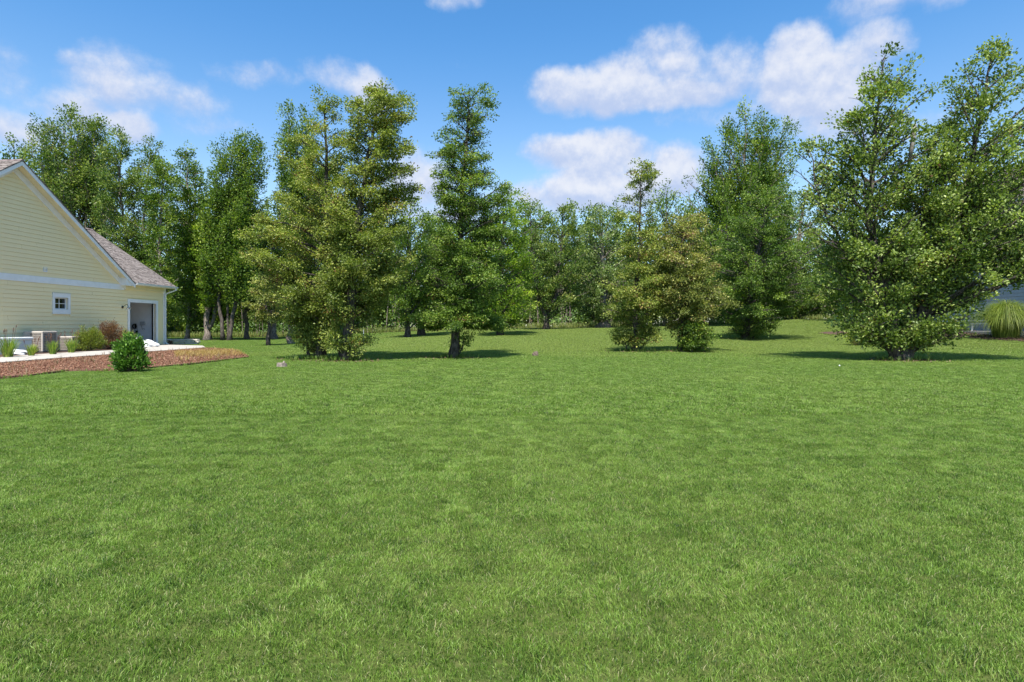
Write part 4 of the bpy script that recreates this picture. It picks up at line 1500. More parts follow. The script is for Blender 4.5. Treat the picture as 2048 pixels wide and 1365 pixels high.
tree('maple_tree', 'big dark green maple with feathery upswept top behind the dark spreading alder', 'tree', 1480, 58, [
    dict(path=[(1480, 655), (1482, 520), (1488, 380), (1492, 214)], r=.3, n=76, prof=[(212, 1482, 1502), (245, 1455, 1525), (275, 1430, 1535), (310, 1400, 1540), (350, 1380, 1545), (400, 1350, 1550), (460, 1342, 1560), (520, 1345, 1560), (580, 1355, 1560)]),
    dict(path=[(1478, 655), (1466, 520), (1440, 400), (1424, 288)], r=.16, n=56, prof=[(282, 1414, 1434), (310, 1398, 1450), (350, 1378, 1470), (420, 1350, 1490), (500, 1345, 1500), (560, 1350, 1500)]),
    dict(path=[(1481, 655), (1472, 520), (1462, 380), (1456, 248)], r=.14, n=46, prof=[(244, 1446, 1466), (280, 1432, 1480), (340, 1420, 1500), (420, 1410, 1510)]),
    dict(path=[(1484, 655), (1502, 520), (1520, 380), (1530, 232)], r=.14, n=50, prof=[(228, 1520, 1540), (260, 1508, 1552), (320, 1495, 1565), (400, 1480, 1570)]),
    dict(path=[(1484, 655), (1500, 520), (1540, 380), (1572, 236)], r=.22, n=70, prof=[(232, 1555, 1582), (250, 1548, 1595), (290, 1530, 1598), (330, 1520, 1596), (380, 1500, 1598), (440, 1490, 1600), (520, 1490, 1605), (580, 1500, 1600)])],
    92000, .19, L_MAPLE, bark=BARK_PALE, seed=26, style='up', group=BGR, spray=.28, flat=1.2)
tree('maple_tree', 'maple with a thick flared trunk seen under the leaves left of the large right tree', 'tree', 1582, 60, [
    dict(path=[(1582, 650), (1584, 560), (1600, 460), (1612, 400)], r=.55, n=60, prof=[(392, 1595, 1640), (440, 1570, 1670), (500, 1555, 1690), (560, 1550, 1700), (610, 1560, 1690), (632, 1580, 1650)])],
    18000, .19, L_MAPLE_COOL, bark=BARK_PALE, seed=27, style='mid', group=BGR, spray=.32, flare=1.8)
tree('understory_tree', 'dark low tree filling the gap behind the large tree', 'tree', 1700, 52, [
    dict(path=[(1700, 655), (1700, 600), (1705, 520), (1712, 450)], r=.2, n=64, prof=[(445, 1690, 1740), (490, 1660, 1770), (540, 1650, 1790), (600, 1650, 1790), (640, 1660, 1770)])],
    17000, .17, L_MAPLE, seed=28, style='mid', group=BGR, spray=.3)
tree('maple_tree', 'slim upright maple rising behind the short pair', 'tree', 1330, 62, [
    dict(path=[(1330, 655), (1330, 520), (1335, 380)], r=.22, n=60, prof=[(372, 1322, 1350), (400, 1300, 1370), (450, 1285, 1385), (520, 1275, 1400), (600, 1280, 1400)])],
    16000, .2, L_MAPLE, seed=29, style='up', group=BGR, spray=.3, flat=1.1)
# left maples
tree('maple_tree', 'maple with twisted leaning pale limbs nearest the stone wall', 'tree', 376, 54, [
    dict(path=[(374, 683), (377, 655), (392, 625), (400, 600), (408, 520), (400, 420)], r=.19, n=30, prof=[(410, 380, 430), (470, 360, 440), (540, 350, 445), (590, 370, 440)]),
    dict(path=[(376, 665), (378, 640), (384, 560), (380, 440), (372, 296)], r=.16, n=64, ground=False, prof=[(292, 362, 384), (330, 340, 402), (370, 330, 415), (430, 325, 420), (500, 325, 425), (560, 328, 420), (600, 335, 410), (630, 340, 400)])],
    32000, .17, L_MAPLE, bark=BARK_PALE, seed=31, style='mid', group=BGR, spray=.28, flat=.9)
tree('maple_tree', 'maple with pale flared straight trunk next to the double trunked tree', 'tree', 415, 53, [
    dict(path=[(415, 684), (413, 650), (418, 600), (425, 520), (440, 420)], r=.25, n=36, prof=[(410, 415, 465), (470, 395, 480), (540, 390, 480), (600, 395, 470)]),
    dict(path=[(418, 660), (428, 636), (436, 600), (440, 500)], r=.15, n=14, ground=False, prof=[(490, 420, 470), (560, 410, 470), (620, 415, 460)])],
    13000, .17, L_BRIGHT, bark=BARK_PALE, seed=32, style='mid', group=BGR, spray=.26, flare=2.0)
tree('maple_tree', 'tall dark maple on two dark diverging trunks with ragged upright tops', 'tree', 452, 52, [
    dict(path=[(446, 684), (443, 640), (437, 600), (440, 500), (455, 380), (470, 268)], r=.15, n=60, prof=[(266, 462, 480), (290, 440, 492), (330, 424, 500), (380, 420, 505), (440, 412, 510), (500, 410, 510), (560, 405, 500)]),
    dict(path=[(459, 685), (462, 650), (472, 600), (482, 500), (495, 390), (520, 284)], r=.17, n=60, prof=[(280, 512, 530), (310, 498, 536), (350, 488, 540), (400, 478, 542), (460, 470, 540), (520, 465, 540), (580, 462, 535)]),
    dict(path=[(456, 684), (455, 640), (456, 560), (470, 400), (492, 276)], r=.09, n=30, prof=[(272, 486, 500), (310, 475, 510), (380, 465, 520), (460, 460, 520)])],
    52000, .165, L_MAPLE, bark=BARK, seed=33, style='up', group=BGR, spray=.26, flat=1.1)
tree('maple_tree', 'tree with a sunlit crooked broken looking trunk between the double trunk and the close pair', 'tree', 494, 58, [
    dict(path=[(494, 681), (492, 650), (489, 628), (496, 608), (505, 560), (515, 440)], r=.21, n=48, prof=[(430, 500, 535), (480, 485, 555), (540, 475, 560), (600, 480, 560)])],
    13000, .18, L_ALDER_OLIVE, bark=BARK_PALE, seed=34, style='mid', group=BGR, spray=.3)
tree('slim_tree', 'slim tree with dark straight trunk and reddish low foliage on the shaded lawn', 'tree', 537, 38, [
    dict(path=[(537, 692), (537, 660), (535, 620), (530, 560)], r=.13, n=30, prof=[(556, 515, 548), (590, 500, 560), (620, 495, 570), (642, 505, 565)])],
    6500, .11, L_ALDER_BROWN, seed=35, style='alder', group=BGR, flare=1.1)
tree('pale_trunk_tree', 'tree with pale grey flared trunk seen just left of the shrubby alder base', 'tree', 549, 56, [
    dict(path=[(549, 683), (548, 650), (550, 560), (560, 420)], r=.24, n=44, prof=[(410, 545, 580), (460, 525, 595), (540, 515, 600), (620, 525, 590)])],
    11000, .18, L_MAPLE, bark=BARK_PALE, seed=36, style='mid', group=BGR, spray=.3, flare=2.0)
tree('leaning_tree', 'small leaning tree with blue grey trunk leaf hidden behind the shrubby alder base', 'tree', 580, 41, [
    dict(path=[(582, 692), (579, 676), (584, 650), (600, 580)], r=.22, n=26, prof=[(570, 580, 625), (610, 565, 630), (640, 570, 620)])],
    6000, .13, L_ALDER, bark=BARK_PALE, seed=37, style='mid', group=BGR)
tree('maple_tree', 'dark maple whose upright top shows above and left of the close pair', 'tree', 600, 60, [
    dict(path=[(600, 678), (596, 560), (585, 400), (576, 216)], r=.3, n=80, prof=[(214, 566, 584), (250, 560, 600), (290, 556, 620), (340, 552, 635), (400, 550, 640), (480, 550, 650), (560, 550, 650)]),
    dict(path=[(602, 678), (612, 560), (620, 400), (614, 232)], r=.25, n=56, prof=[(226, 604, 626), (260, 595, 640), (320, 590, 660), (400, 585, 670), (500, 580, 670)])],
    44000, .19, L_MAPLE, seed=38, style='up', group=BGR, spray=.28, flat=1.1)
tree('maple_tree', 'tall rounded maple with upswept feathery top behind the yellow gable', 'tree', 150, 58, [
    dict(path=[(150, 684), (150, 560), (146, 420), (140, 224)], r=.3, n=90, prof=[(218, 130, 152), (240, 108, 180), (262, 80, 200), (300, 62, 212), (340, 52, 215), (400, 50, 220), (460, 60, 220), (540, 70, 220)]),
    dict(path=[(148, 684), (136, 520), (116, 380), (106, 246)], r=.16, n=44, prof=[(242, 98, 114), (270, 82, 128), (320, 66, 140), (400, 55, 150)]),
    dict(path=[(152, 684), (156, 520), (162, 380), (166, 230)], r=.14, n=36, prof=[(226, 158, 174), (260, 150, 182), (320, 140, 190), (400, 130, 195)]),
    dict(path=[(154, 684), (162, 520), (180, 380), (192, 238)], r=.2, n=44, prof=[(236, 180, 208), (265, 170, 216), (320, 160, 222), (400, 150, 225)])],
    60000, .19, L_MAPLE_COOL, bark=BARK_PALE, seed=39, style='up', group=BGR, spray=.27, flat=1.0, bare=.1)
tree('ash_tree', 'loose leaved pale stemmed tree with sky showing through above the garage roof', 'tree', 262, 54, [
    dict(path=[(262, 684), (264, 580), (250, 460), (238, 360), (246, 266)], r=.2, n=60, prof=[(262, 232, 262), (300, 205, 280), (350, 198, 285), (410, 195, 290), (470, 200, 290), (540, 215, 300)]),
    dict(path=[(290, 684), (292, 560), (286, 460), (294, 380), (300, 282)], r=.15, n=44, prof=[(276, 290, 318), (310, 278, 330), (360, 270, 335), (430, 262, 335), (500, 262, 335), (560, 270, 335)])],
    30000, .16, L_MAPLE_COOL, bark=BARK_PALE, seed=40, style='mid', group=BGR, spray=.26, bare=.28, flat=.9)
tree('ash_tree', 'thin pale stemmed tree rising right behind the garage roof corner', 'tree', 330, 50, [
    dict(path=[(330, 684), (326, 600), (318, 500), (322, 420), (326, 330)], r=.16, n=50, prof=[(322, 312, 340), (370, 300, 350), (440, 295, 352), (520, 296, 352), (600, 300, 352), (650, 318, 352)])],
    14000, .15, L_MAPLE, bark=BARK_PALE, seed=41, style='mid', group=BGR, spray=.26, bare=.1)
tree('maple_tree', 'small tree tip just showing above the peak of the yellow gable', 'tree', 20, 62, [
    dict(path=[(30, 684), (30, 500), (30, 380), (28, 280)], r=.2, n=56, prof=[(276, 24, 36), (300, 16, 50), (350, 5, 62), (420, -10, 75), (500, -10, 80)])],
    10000, .2, L_MAPLE, seed=42, style='up', group=BGR, spray=.28)
tree('maple_tree', 'maple crown seen between the rounded maple and the loose leaved tree', 'tree', 210, 66, [
    dict(path=[(210, 680), (210, 500), (208, 330)], r=.22, n=56, prof=[(325, 195, 225), (370, 180, 240), (440, 170, 250), (520, 165, 260)])],
    12000, .21, L_MAPLE, seed=43, style='mid', group=BGR, spray=.32)

# rear row: individual trees of the wood's edge
rear = [(392, 70, 330), (455, 72, 380), (520, 72, 400), (660, 72, 330), (720, 74, 400), (770, 72, 380), (880, 74, 425), (935, 72, 400), (1045, 76, 402), (1085, 80, 410), (1150, 78, 400),
        (1185, 74, 412), (1235, 76, 410), (1275, 74, 425), (1385, 74, 380), (1440, 72, 350), (1530, 72, 330), (1640, 70, 430), (1755, 70, 440), (1820, 72, 430), (90, 72, 350), (0, 74, 400), (330, 74, 400)]
wher = ['behind the twisted maple', 'behind the double trunked maple', 'behind the crooked trunk', 'behind the left alder of the close pair', 'behind the close pair, seen through its middle', 'seen through the right side of the close pair',
        'seen low between the close pair and narrow alder', 'hidden mostly by the narrow tall alder', 'left of the forked tree top', 'directly behind the forked tree', 'right of the forked tree top', 'left of the silvery tree top',
        'right of the silvery tree', 'behind the thin bare pointed top', 'behind the browning alder', 'left behind the big feathery maple', 'right behind the big feathery maple', 'left behind the large right tree',
        'seen through the middle of the large right tree', 'seen through the right of the large right tree', 'behind the yellow gable', 'at the left edge beyond the yellow house', 'beyond the garage roof']
rr = random.Random(77)
for k, (px, D, top) in enumerate(rear):
    wv = rr.uniform(58, 82)
    lean = rr.uniform(-8, 8)
    by = HY + (H - gD(px, D).z) / D * F
    pr_ = [(top, px + lean - 10, px + lean + 12)]
    for f_, ww in ((.12, .45), (.3, .8), (.5, 1.0), (.72, 1.0), (.9, .8), (.97, .5)):
        pr_.append((top + (by - top) * f_, px + lean * (1 - f_) - wv * ww * rr.uniform(.8, 1.1), px + lean * (1 - f_) + wv * ww * rr.uniform(.8, 1.1)))
    kind = rr.choice([('mid', L_MAPLE), ('up', L_MAPLE), ('mid', L_MAPLE_COOL), ('up', L_MAPLE_COOL), ('mid', L_POPLAR if 1000 < px < 1260 else L_MAPLE)])
    tree('woodland_tree', 'woodland tree ' + wher[k] + ' in the farthest row', 'tree', px, D,
         [dict(path=[(px, by), (px + lean * .3, by - (by - top) * .5), (px + lean, top)], r=rr.uniform(.16, .28), n=46, prof=pr_)],
         15500, .28, kind[1], bark=rr.choice([BARK, BARK_PALE]), seed=100 + k, style=kind[0], group='woodland trees in the farthest row', spray=.36, flat=.95)

# thicket under the rear row
rngu = np.random.default_rng(55)
nb_ = 3000
bx = rngu.uniform(-62, 62, nb_)
by_ = rngu.uniform(67.5, 92, nb_)
bh = rngu.uniform(.3, 1.0, nb_) ** 1.0 * (1.2 + 4.2 * ss(67, 74, by_) + 3.0 * ss(76, 90, by_)) * rngu.uniform(.5, 1.2, nb_)
per = 42
X = np.repeat(bx, per) + rngu.normal(0, .55, nb_ * per)
Y = np.repeat(by_, per) + rngu.normal(0, .5, nb_ * per)
Z = gz(X, Y) + np.repeat(bh, per) + rngu.normal(0, .4, nb_ * per)
ok = Z > gz(X, Y)
pos = np.stack([X, Y, Z], -1)[ok]
tint = np.clip(np.repeat(rngu.normal(.4, .16, nb_), per) + rngu.normal(0, .15, nb_ * per), 0, 1)[ok]
o = link('undergrowth', leaves_mesh('undergrowth', pos, rngu.normal(0, 1, pos.shape), .30, rngu, L_UNDER, tint))
o['kind'] = 'stuff'
o['label'] = 'dark thicket of shrubs filling the foot of the woods'
# thin stems in the thicket
mb = MB()
rr = random.Random(91)
for k in range(420):
    x, y = rr.uniform(-60, 60), rr.uniform(67.5, 78)
    z_ = gzf(x, y)
    h_ = rr.uniform(3, 8)
    dx, dy = rr.uniform(-.5, .5), rr.uniform(-.5, .5)
    mb.tube([(x, y, z_ - .1), (x + dx * .4, y + dy * .4, z_ + h_ * .5), (x + dx, y + dy, z_ + h_)], [rr.uniform(.03, .09), .04, .02], 5, False)
o = mb.build('thicket_stems', BARK_PALE, None, smooth_=True)
o['kind'] = 'stuff'


# blades helper for clumps
def blades(n, rng, spread, hmin, hmax, width, arch, base_r):
    """n curved blades round the origin; returns V, T"""
    az_ = rng.uniform(0, 2 * np.pi, n)
    r0 = base_r * np.sqrt(rng.random(n))
    a2 = az_ + rng.normal(0, .5, n)
    p = np.stack([np.cos(az_) * r0, np.sin(az_) * r0], -1)
    h = rng.uniform(hmin, hmax, n)
    out = rng.uniform(.15, 1, n) * spread
    d = np.stack([np.cos(a2), np.sin(a2)], -1)
    s = np.stack([-np.sin(a2), np.cos(a2)], -1)
    K = 6
    rows = []
    for k in range(K):
        t = k / (K - 1)
        c_ = p + d * (out * t ** 1.6)[:, None]
        z_ = h * (t * (1 + arch) - arch * t * t * (1.0 + .6 * t)) if arch else h * t
        w = width * (1 - t) ** .6 if k < K - 1 else 0
        rows.append(np.concatenate([c_ - s * w / 2, z_[:, None]], 1))
        rows.append(np.concatenate([c_ + s * w / 2, z_[:, None]], 1))
    V = np.stack(rows, 1).reshape(-1, 3)
    i = np.arange(n)[:, None] * (2 * K)
    T = []
    for k in range(K - 1):
        T += [i + np.array([[2 * k, 2 * k + 1, 2 * k + 3]]), i + np.array([[2 * k, 2 * k + 3, 2 * k + 2]])]
    return V, np.concatenate(T, 0), 2 * K


# rough grass verge at the wood's edge
def tuft_field(name, xs, ys, nper, hmin, hmax, width, spread, mat, seed, zoff=0.0, tmean=.5, label=None):
    rng = np.random.default_rng(seed)
    Vs, Ts, ti, n0 = [], [], [], 0
    V, T, K = blades(nper * len(xs), rng, spread, hmin, hmax, width, .25, .0)
    idx_ = np.repeat(np.repeat(np.arange(len(xs)), nper), K)
    V = V + np.stack([np.asarray(xs)[idx_], np.asarray(ys)[idx_], gz(np.asarray(xs), np.asarray(ys))[idx_] + zoff], -1)
    t_ = np.clip(np.repeat(rng.normal(tmean, .18, nper * len(xs)), K), 0, 1)
    o = link(name, fast_mesh(name, V, T, mat, {'tint': t_}))
    o['kind'] = 'stuff'
    if label:
        o['label'] = label
    return o


M_VERGE = leaf_mat('verge_grass', (.035, .055, .012), (.085, .11, .03), (.19, .18, .07), (.20, .13, .06), .86)
rv = np.random.default_rng(5)
nv = 4200
vx = rv.uniform(-60, 58, nv)
vy = 66.0 + np.abs(rv.normal(0, 1.3, nv))
tuft_field('verge_grass', vx, vy, 6, .25, .9, .035, .3, M_VERGE, 6, label='pale rough grass along the foot of the woods')

# ------------------------------------------------------------------ shrubs and clump plants by the house
def shrub(name, label, cat, loc, rx, ry, h, n, ls, mat, seed, group=None, tm=.45, stems=26, bark=TWIG, lumps=.16, up=.5, aspect=.6):
    rng = np.random.default_rng(seed)
    t = thing(name, label, cat, loc, 0, group)
    # twigs from the base, sprays at the ends and along them
    mb = MB()
    A, B = [], []
    for k in range(stems * 6):
        th = rng.uniform(0, 2 * np.pi)
        u = rng.uniform(0, 1) ** .55
        zz = rng.uniform(.12, 1)
        rad_ = math.sqrt(max(.02, 1 - ((zz - .42) / .62) ** 2)) * u * rng.uniform(.88, 1.10)
        e_ = Vector((math.cos(th) * rx * rad_, math.sin(th) * ry * rad_, zz * h * (1 + lumps * math.sin(th * 3 + seed))))
        s_ = Vector((e_.x * .15, e_.y * .15, 0))
        m_ = s_.lerp(e_, .5) + Vector((e_.x * .12, e_.y * .12, 0))
        if k % 3 == 0:
            mb.tube([s_, m_, e_], [.012, .008, .004], 4, False)
        A.append(tuple(m_.lerp(e_, .5)))
        B.append(tuple(e_))
    mb.build('stems', bark, t)
    A, B = np.array(A), np.array(B)
    si = rng.integers(0, len(A), n)
    f_ = rng.uniform(0, 1, n) ** .6
    sg = min(rx, h) * .10
    pos = A[si] + (B[si] - A[si]) * f_[:, None] + rng.normal(0, sg, (n, 3))
    pos = pos[pos[:, 2] > .02]
    out = pos * np.array([1, 1, .6])
    out /= np.linalg.norm(out, axis=1, keepdims=True) + 1e-6
    tint = np.clip(rng.normal(tm, .1, len(A))[si[:len(pos)]] + rng.normal(0, .14, len(pos)), 0, 1)
    link('foliage', leaves_mesh('foliage', pos, out, ls, rng, mat, tint, up=up, aspect=aspect), t)
    return t


L_RHODO = leaf_mat('rhododendron_leaf', (.010, .030, .005), (.032, .075, .010), (.12, .19, .04), (.16, .19, .05), .9, gloss=.3)
L_BARB = leaf_mat('barberry_leaf', (.03, .045, .008), (.075, .10, .014), (.16, .165, .03), (.16, .05, .025), .80)
L_BARB_RED = leaf_mat('red_barberry_leaf', (.03, .014, .010), (.07, .034, .020), (.13, .085, .035), (.15, .05, .035), .75)
g_ = at(262, 745)
shrub('rhododendron_bush', 'rounded glossy green bush standing alone at the near edge of the red mulch', 'bush', g_, .44, .42, .96, 4200, .082, L_RHODO, 2, stems=30, aspect=.5, lumps=.12)
shrub('barberry_bush', 'rounded yellow green bush between the low air conditioner and the red bush', 'bush', Vector((-21.05, 29.9, .03)), .72, .6, 1.12, 9000, .050, L_BARB, 3, group='bushes against the yellow wall')
shrub('barberry_bush', 'dark reddish purple bush left of the open doorway', 'bush', Vector((-21.35, 31.9, .03)), .85, .7, 1.30, 10000, .050, L_BARB_RED, 4, group='bushes against the yellow wall')
shrub('barberry_bush', 'small green and rusty bush right beside the door casing', 'bush', Vector((-21.5, 33.5, .03)), .5, .5, .95, 4500, .045, L_BARB, 5, group='bushes against the yellow wall', tm=.6)
g_ = gD(339, 38.9)
shrub('corner_plant', 'little dark plant at the foot of the house corner downspout', 'plant', g_, .18, .18, .3, 500, .05, L_BARB_RED, 6, stems=6)
L_LILY = leaf_mat('lily_blade', (.028, .065, .010), (.08, .13, .018), (.20, .21, .04), (.24, .19, .06), .9)
L_HEAD = plain('rusty_flower_head', (.11, .055, .035), .8, .3, 20)
clumps = [(16, 719, 1.02, .30, 150, 'tall green clump plant with rusty seed heads at the left edge'), (63, 716, .66, .20, 90, 'small yellow green clump plant in front of the tall air conditioner'),
          (106, 713, .80, .22, 100, 'green clump plant between the two air conditioners'), (143, 709.5, .88, .24, 110, 'green clump plant with red flower heads in front of the low air conditioner')]
for k, (px, py, h_, r_, n_, lab) in enumerate(clumps):
    g_ = at(px, py)
    t = thing('daylily', lab, 'plant', g_, 0, 'clump plants between path and wall')
    rng = np.random.default_rng(60 + k)
    V, T_, K = blades(n_ * 2, rng, r_ * 1.5, h_ * .5, h_, .022, .18, r_ * .45)
    tn = np.clip(np.repeat(rng.normal(.42 + .16 * (k == 1), .2, n_ * 2), K), 0, 1)
    link('blades', fast_mesh('blades', V, T_, L_LILY, {'tint': tn}), t)
    rr = random.Random(k)
    for j in range(9 if k != 1 else 4):
        a_ = rr.uniform(0, 6.28)
        d_ = rr.uniform(.1, r_ * 1.3)
        hh = h_ * rr.uniform(.9, 1.18)
        x, y = math.cos(a_) * d_, math.sin(a_) * d_
        st = MB().tube([(x * .3, y * .3, 0), (x, y, hh)], .006, 4).build('flower_stem', L_HEAD, t)
        MB().tube([(x, y, hh - .02), (x * 1.05, y * 1.05, hh + .05), (x * 1.1, y * 1.1, hh + .11)], [.006, .018, .004], 5).build('flower_head', L_HEAD, st)

# fountain grass on the right
t = thing('fountain_grass', 'big arching clump of yellow green ornamental grass in front of the grey house', 'ornamental grass', gD(2012, 32.6))
rng = np.random.default_rng(70)
def arcs(n, rng, reach, hgt, width, base_r):
    u = rng.random(n) ** .7
    az_ = rng.uniform(0, 2 * np.pi, n)
    phi = (.50 + .46 * u * rng.uniform(.7, 1.15, n)) * np.pi
    hh = hgt * (1 - .42 * u ** 2) * rng.uniform(.72, 1.05, n)
    rr_ = reach * (.08 + .92 * u) * rng.uniform(.8, 1.1, n)
    d = np.stack([np.cos(az_), np.sin(az_)], -1)
    s_ = np.stack([-np.sin(az_), np.cos(az_)], -1)
    p = d * (base_r * u)[:, None]
    K = 8
    rows = []
    for k in range(K):
        t = k / (K - 1)
        f_ = (1 - np.cos(t * phi)) / (1 - np.cos(phi))
        c_ = p + d * (rr_ * f_)[:, None]
        z_ = hh * np.sin(t * phi)
        w = width * (1 - t) ** .6 if k < K - 1 else 0
        rows.append(np.concatenate([c_ - s_ * w / 2, z_[:, None]], 1))
        rows.append(np.concatenate([c_ + s_ * w / 2, z_[:, None]], 1))
    V = np.stack(rows, 1).reshape(-1, 3)
    i = np.arange(n)[:, None] * (2 * K)
    T = []
    for k in range(K - 1):
        T += [i + np.array([[2 * k, 2 * k + 1, 2 * k + 3]]), i + np.array([[2 * k, 2 * k + 3, 2 * k + 2]])]
    return V, np.concatenate(T, 0), 2 * K


V, T_, K = arcs(3800, rng, 1.6, 2.05, .016, .6)
L_FOUNT = leaf_mat('fountain_grass_blade', (.025, .042, .006), (.07, .095, .013), (.17, .19, .04), (.19, .16, .06), .93, trans=.4)
link('blades', fast_mesh('blades', V, T_, L_FOUNT, {'tint': np.clip(np.repeat(rng.normal(.45, .22, 3800), K), 0, 1)}), t)
g_ = gD(1718, 33)
shrub('golden_shrub', 'low golden green shrub seen under the left side of the large tree', 'shrub', g_, .75, .6, 1.1, 3500, .06, L_BRIGHT, 8, tm=.85)

# mulch chips, dry ground cover, weeds
m_chip, nt, b = base_mat('mulch_chip', .95, .1)
at_ = nt.nodes.new('ShaderNodeAttribute')
at_.attribute_name = 'tint'
cr = nt.nodes.new('ShaderNodeValToRGB')
nt.links.new(at_.outputs['Fac'], cr.inputs[0])
cr.color_ramp.elements[0].color = (.06, .03, .022, 1)
cr.color_ramp.elements[1].color = (.40, .27, .18, 1)
x = cr.color_ramp.elements.new(.5)
x.color = (.22, .105, .062, 1)
nt.links.new(cr.outputs[0], b.inputs['Base Color'])


def scatter_in(poly, n, rng):
    xs = [p[0] for p in poly]
    ys = [p[1] for p in poly]
    out = np.zeros((0, 2))
    while len(out) < n:
        q = np.stack([rng.uniform(min(xs), max(xs), n * 3), rng.uniform(min(ys), max(ys), n * 3)], -1)
        q = q[inside(poly, q[:, 0], q[:, 1])]
        out = np.concatenate([out, q])
    return out[:n]


rng = np.random.default_rng(80)
n = 60000
q = scatter_in(MULCH_L, n, rng)
pos = np.stack([q[:, 0], q[:, 1], gz(q[:, 0], q[:, 1]) + .05 + rng.uniform(0, .035, n)], -1)
o = link('mulch_chips', leaves_mesh('mulch_chips', pos, rng.normal(0, 1, (n, 3)) * np.array([1, 1, .3]), .045, rng, m_chip, np.clip(rng.normal(.5, .25, n), 0, 1), up=1.2, aspect=.4, fold=.05))
o['kind'] = 'stuff'
n = 9000
q = scatter_in(MULCH_R, n, rng)
pos = np.stack([q[:, 0], q[:, 1], gz(q[:, 0], q[:, 1]) + .05 + rng.uniform(0, .035, n)], -1)
o = link('bark_chips', leaves_mesh('bark_chips', pos, rng.normal(0, 1, (n, 3)) * np.array([1, 1, .3]), .08, rng, plain('dark_chip', (.11, .07, .055), .95, .4, 5, spec=.1), np.full(n, .5), up=1.2, aspect=.4, fold=.05))
o['kind'] = 'stuff'
M_SEDGE = leaf_mat('golden_sedge', (.06, .042, .016), (.15, .10, .035), (.25, .19, .07), (.26, .12, .07), .70)
SEDGE = poly_at([(345, 728), (400, 727), (450, 721), (490, 714), (470, 705), (440, 701), (400, 700), (350, 706)])
rq = np.random.default_rng(3)
q = scatter_in(SEDGE, 2600, rq)
cen_ = np.mean([(p[0], p[1]) for p in SEDGE], 0)
dd_ = np.sqrt((((q - cen_) / np.array([2.2, 2.6])) ** 2).sum(1))
q = q[rq.random(len(q)) < np.clip(1.15 - .75 * dd_, .06, 1) * (.35 + .65 * (np.sin(q[:, 0] * 5 + 2 * np.sin(q[:, 1] * 4)) > -.35))]
tuft_field('golden_ground_cover', q[:, 0], q[:, 1], 6, .05, .25, .011, .24, M_SEDGE, 9, .04, .45, label='golden dry ground cover at the tip of the mulch bed')
M_DRY = leaf_mat('dry_weed', (.04, .03, .02), (.09, .06, .035), (.15, .11, .07), (.12, .05, .03), .8)
q = scatter_in(MULCH_L, 170, np.random.default_rng(4))
tuft_field('mulch_weeds', q[:, 0], q[:, 1], 7, .06, .26, .012, .16, M_DRY, 10, .04, .5, label='dry weeds scattered over the red mulch')
# ragged lawn edge over mulch and path borders
rng = np.random.default_rng(12)
ex_, ey_ = [], []
for poly in (MULCH_L, MULCH_R, MULCH_R2):
    for a_, b_ in zip(poly, poly[1:] + poly[:1]):
        L_ = math.hypot(b_[0] - a_[0], b_[1] - a_[1])
        for k in range(int(L_ * 34)):
            u = rng.random()
            ex_.append(a_[0] + (b_[0] - a_[0]) * u + rng.normal(0, .07))
            ey_.append(a_[1] + (b_[1] - a_[1]) * u + rng.normal(0, .07))
ex_, ey_ = np.array(ex_), np.array(ey_)
ok = (ey_ < 45) & ~inside(PATH_POLY, ex_, ey_) & ~inside(BED_L, ex_, ey_)
tuft_field('edge_grass', ex_[ok], ey_[ok], 5, .04, .10, .008, .07, M_BLADE, 13, 0.0, .5, label='ragged grass along the borders of the mulch beds')

# rough grass round the feet of the lawn trees
fx, fy = [], []
for px, D in ((637, 22.6), (622, 22.4), (690, 21.7), (906, 23.4), (1268, 28.2), (1364, 28.4), (1390, 28), (1490, 38.5), (1800, 21.7)):
    g_ = gD(px, D)
    for k in range(150):
        a_, d_ = rng.uniform(0, 6.28), abs(rng.normal(0, .38)) + .12
        fx.append(g_.x + math.cos(a_) * d_ * 1.3)
        fy.append(g_.y + math.sin(a_) * d_)
tuft_field('tree_foot_grass', fx, fy, 6, .06, .26, .012, .12, M_BLADE, 14, 0.0, .35, label='longer untrimmed grass round the trunks')

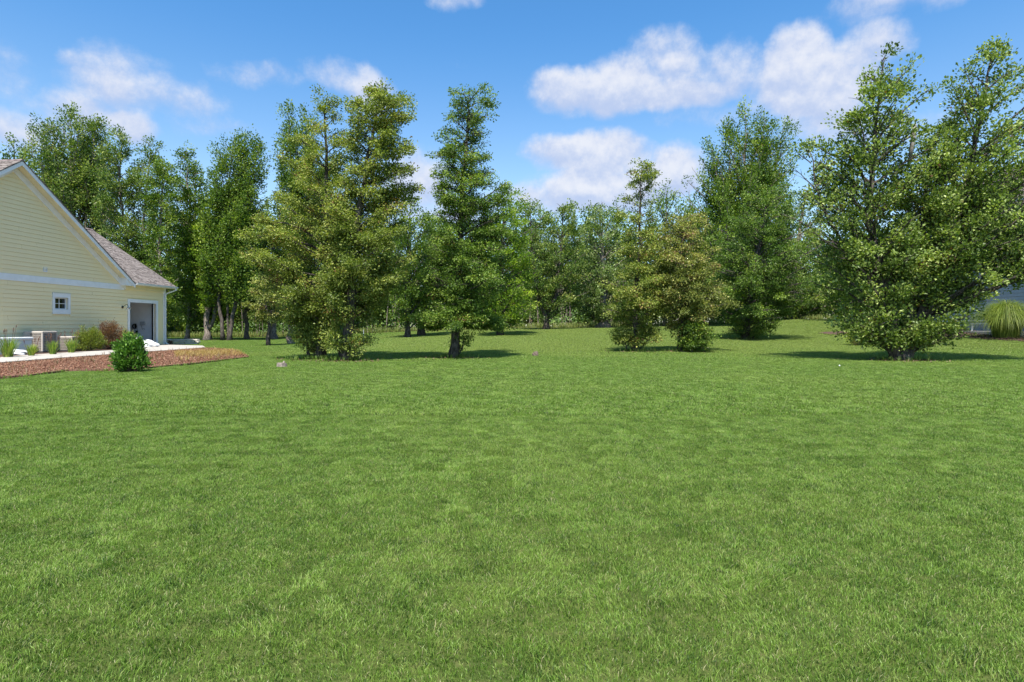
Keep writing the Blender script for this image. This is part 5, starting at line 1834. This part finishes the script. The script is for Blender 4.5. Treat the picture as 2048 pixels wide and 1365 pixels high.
M_LITTER = leaf_mat('leaf_litter', (.02, .012, .008), (.05, .03, .018), (.11, .075, .04), (.10, .05, .03), .9, trans=.1)
lx, ly = [], []
for px, D, n_ in ((630, 22.6, 700), (690, 21.7, 900), (906, 23.4, 800), (1268, 28.2, 500), (1368, 28.3, 700), (1490, 38.5, 700), (1800, 21.7, 1500), (1092, 57, 250), (1207, 60, 300), (815, 47, 200), (415, 53, 250), (455, 52, 250)):
    g_ = gD(px, D)
    k_ = 1.0 if D < 45 else 1.6
    a_ = rng.uniform(0, 6.28, n_)
    d_ = np.abs(rng.normal(0, .62 * k_, n_)) + .1
    lx.append(g_.x + np.cos(a_) * d_ * 1.25)
    ly.append(g_.y + np.sin(a_) * d_)
lx, ly = np.concatenate(lx), np.concatenate(ly)
pos = np.stack([lx, ly, gz(lx, ly) + rng.uniform(.012, .04, len(lx))], -1)
o = link('leaf_litter', leaves_mesh('leaf_litter', pos, rng.normal(0, 1, pos.shape) * np.array([1, 1, .2]), .07, rng, M_LITTER, np.clip(rng.normal(.45, .25, len(pos)), 0, 1), up=1.4, aspect=.7, fold=.1))
o['kind'] = 'stuff'

# stump and stone in the lawn, pale sapling stake
m_wood = plain('weathered_wood', (.22, .18, .15), .9, .35, 14, bs=.5)
g_ = at(563, 735)
t = thing('tree_stump', 'small weathered pale stump in the lawn in front of the close pair', 'stump', g_)
mb = MB()
mb.tube([(0, 0, -.05), (0, 0, .04), (.005, 0, .13)], [.165, .145, .135], 11)
mb.v = [(x * (1 + .14 * math.sin(7 * math.atan2(y, x))), y * (1 + .1 * math.sin(5 * math.atan2(y, x))), z_) for x, y, z_ in mb.v]
mb.build('stump_body', m_wood, t)
mb = MB()
mb.tube([(.06, .02, .10), (.07, .03, .19)], [.05, .03], 6)
mb.build('splinter', m_wood, t)
g_ = at(1071, 713)
lump('field_stone', 'small brown stone lying on the lawn right of the narrow tall tree', 'stone', g_, .13, .11, .2, plain('brown_stone', (.12, .09, .07), .9, .3, 10, bs=.4), 12, 0, .1)
g_ = at(727, 692)
t = thing('stake', 'thin pale stake standing in the lawn behind the close pair', 'stake', g_)
MB().tube([(0, 0, -.05), (.01, 0, .5), (0, 0, .95)], .022, 6).build('pole', plain('galvanised_pole', (.42, .44, .44), .5, .15, 6, metal=.3), t)
# dandelion clocks / white specks
rr = random.Random(19)
m_pet = plain('clover_white', (.75, .75, .70), .7, .1, 5)
g_ = at(1679, 738)
t = thing('clover_flower', 'single white clover flower in the lawn left of the large tree', 'flower', g_)
MB().tube([(0, 0, 0), (0, 0, .08)], .003, 4).build('stalk', M_VERGE, t)
MB().tube([(0, 0, .07), (0, 0, .085), (0, 0, .10), (0, 0, .115)], [.008, .022, .022, .006], 8).build('flower_head', m_pet, t)
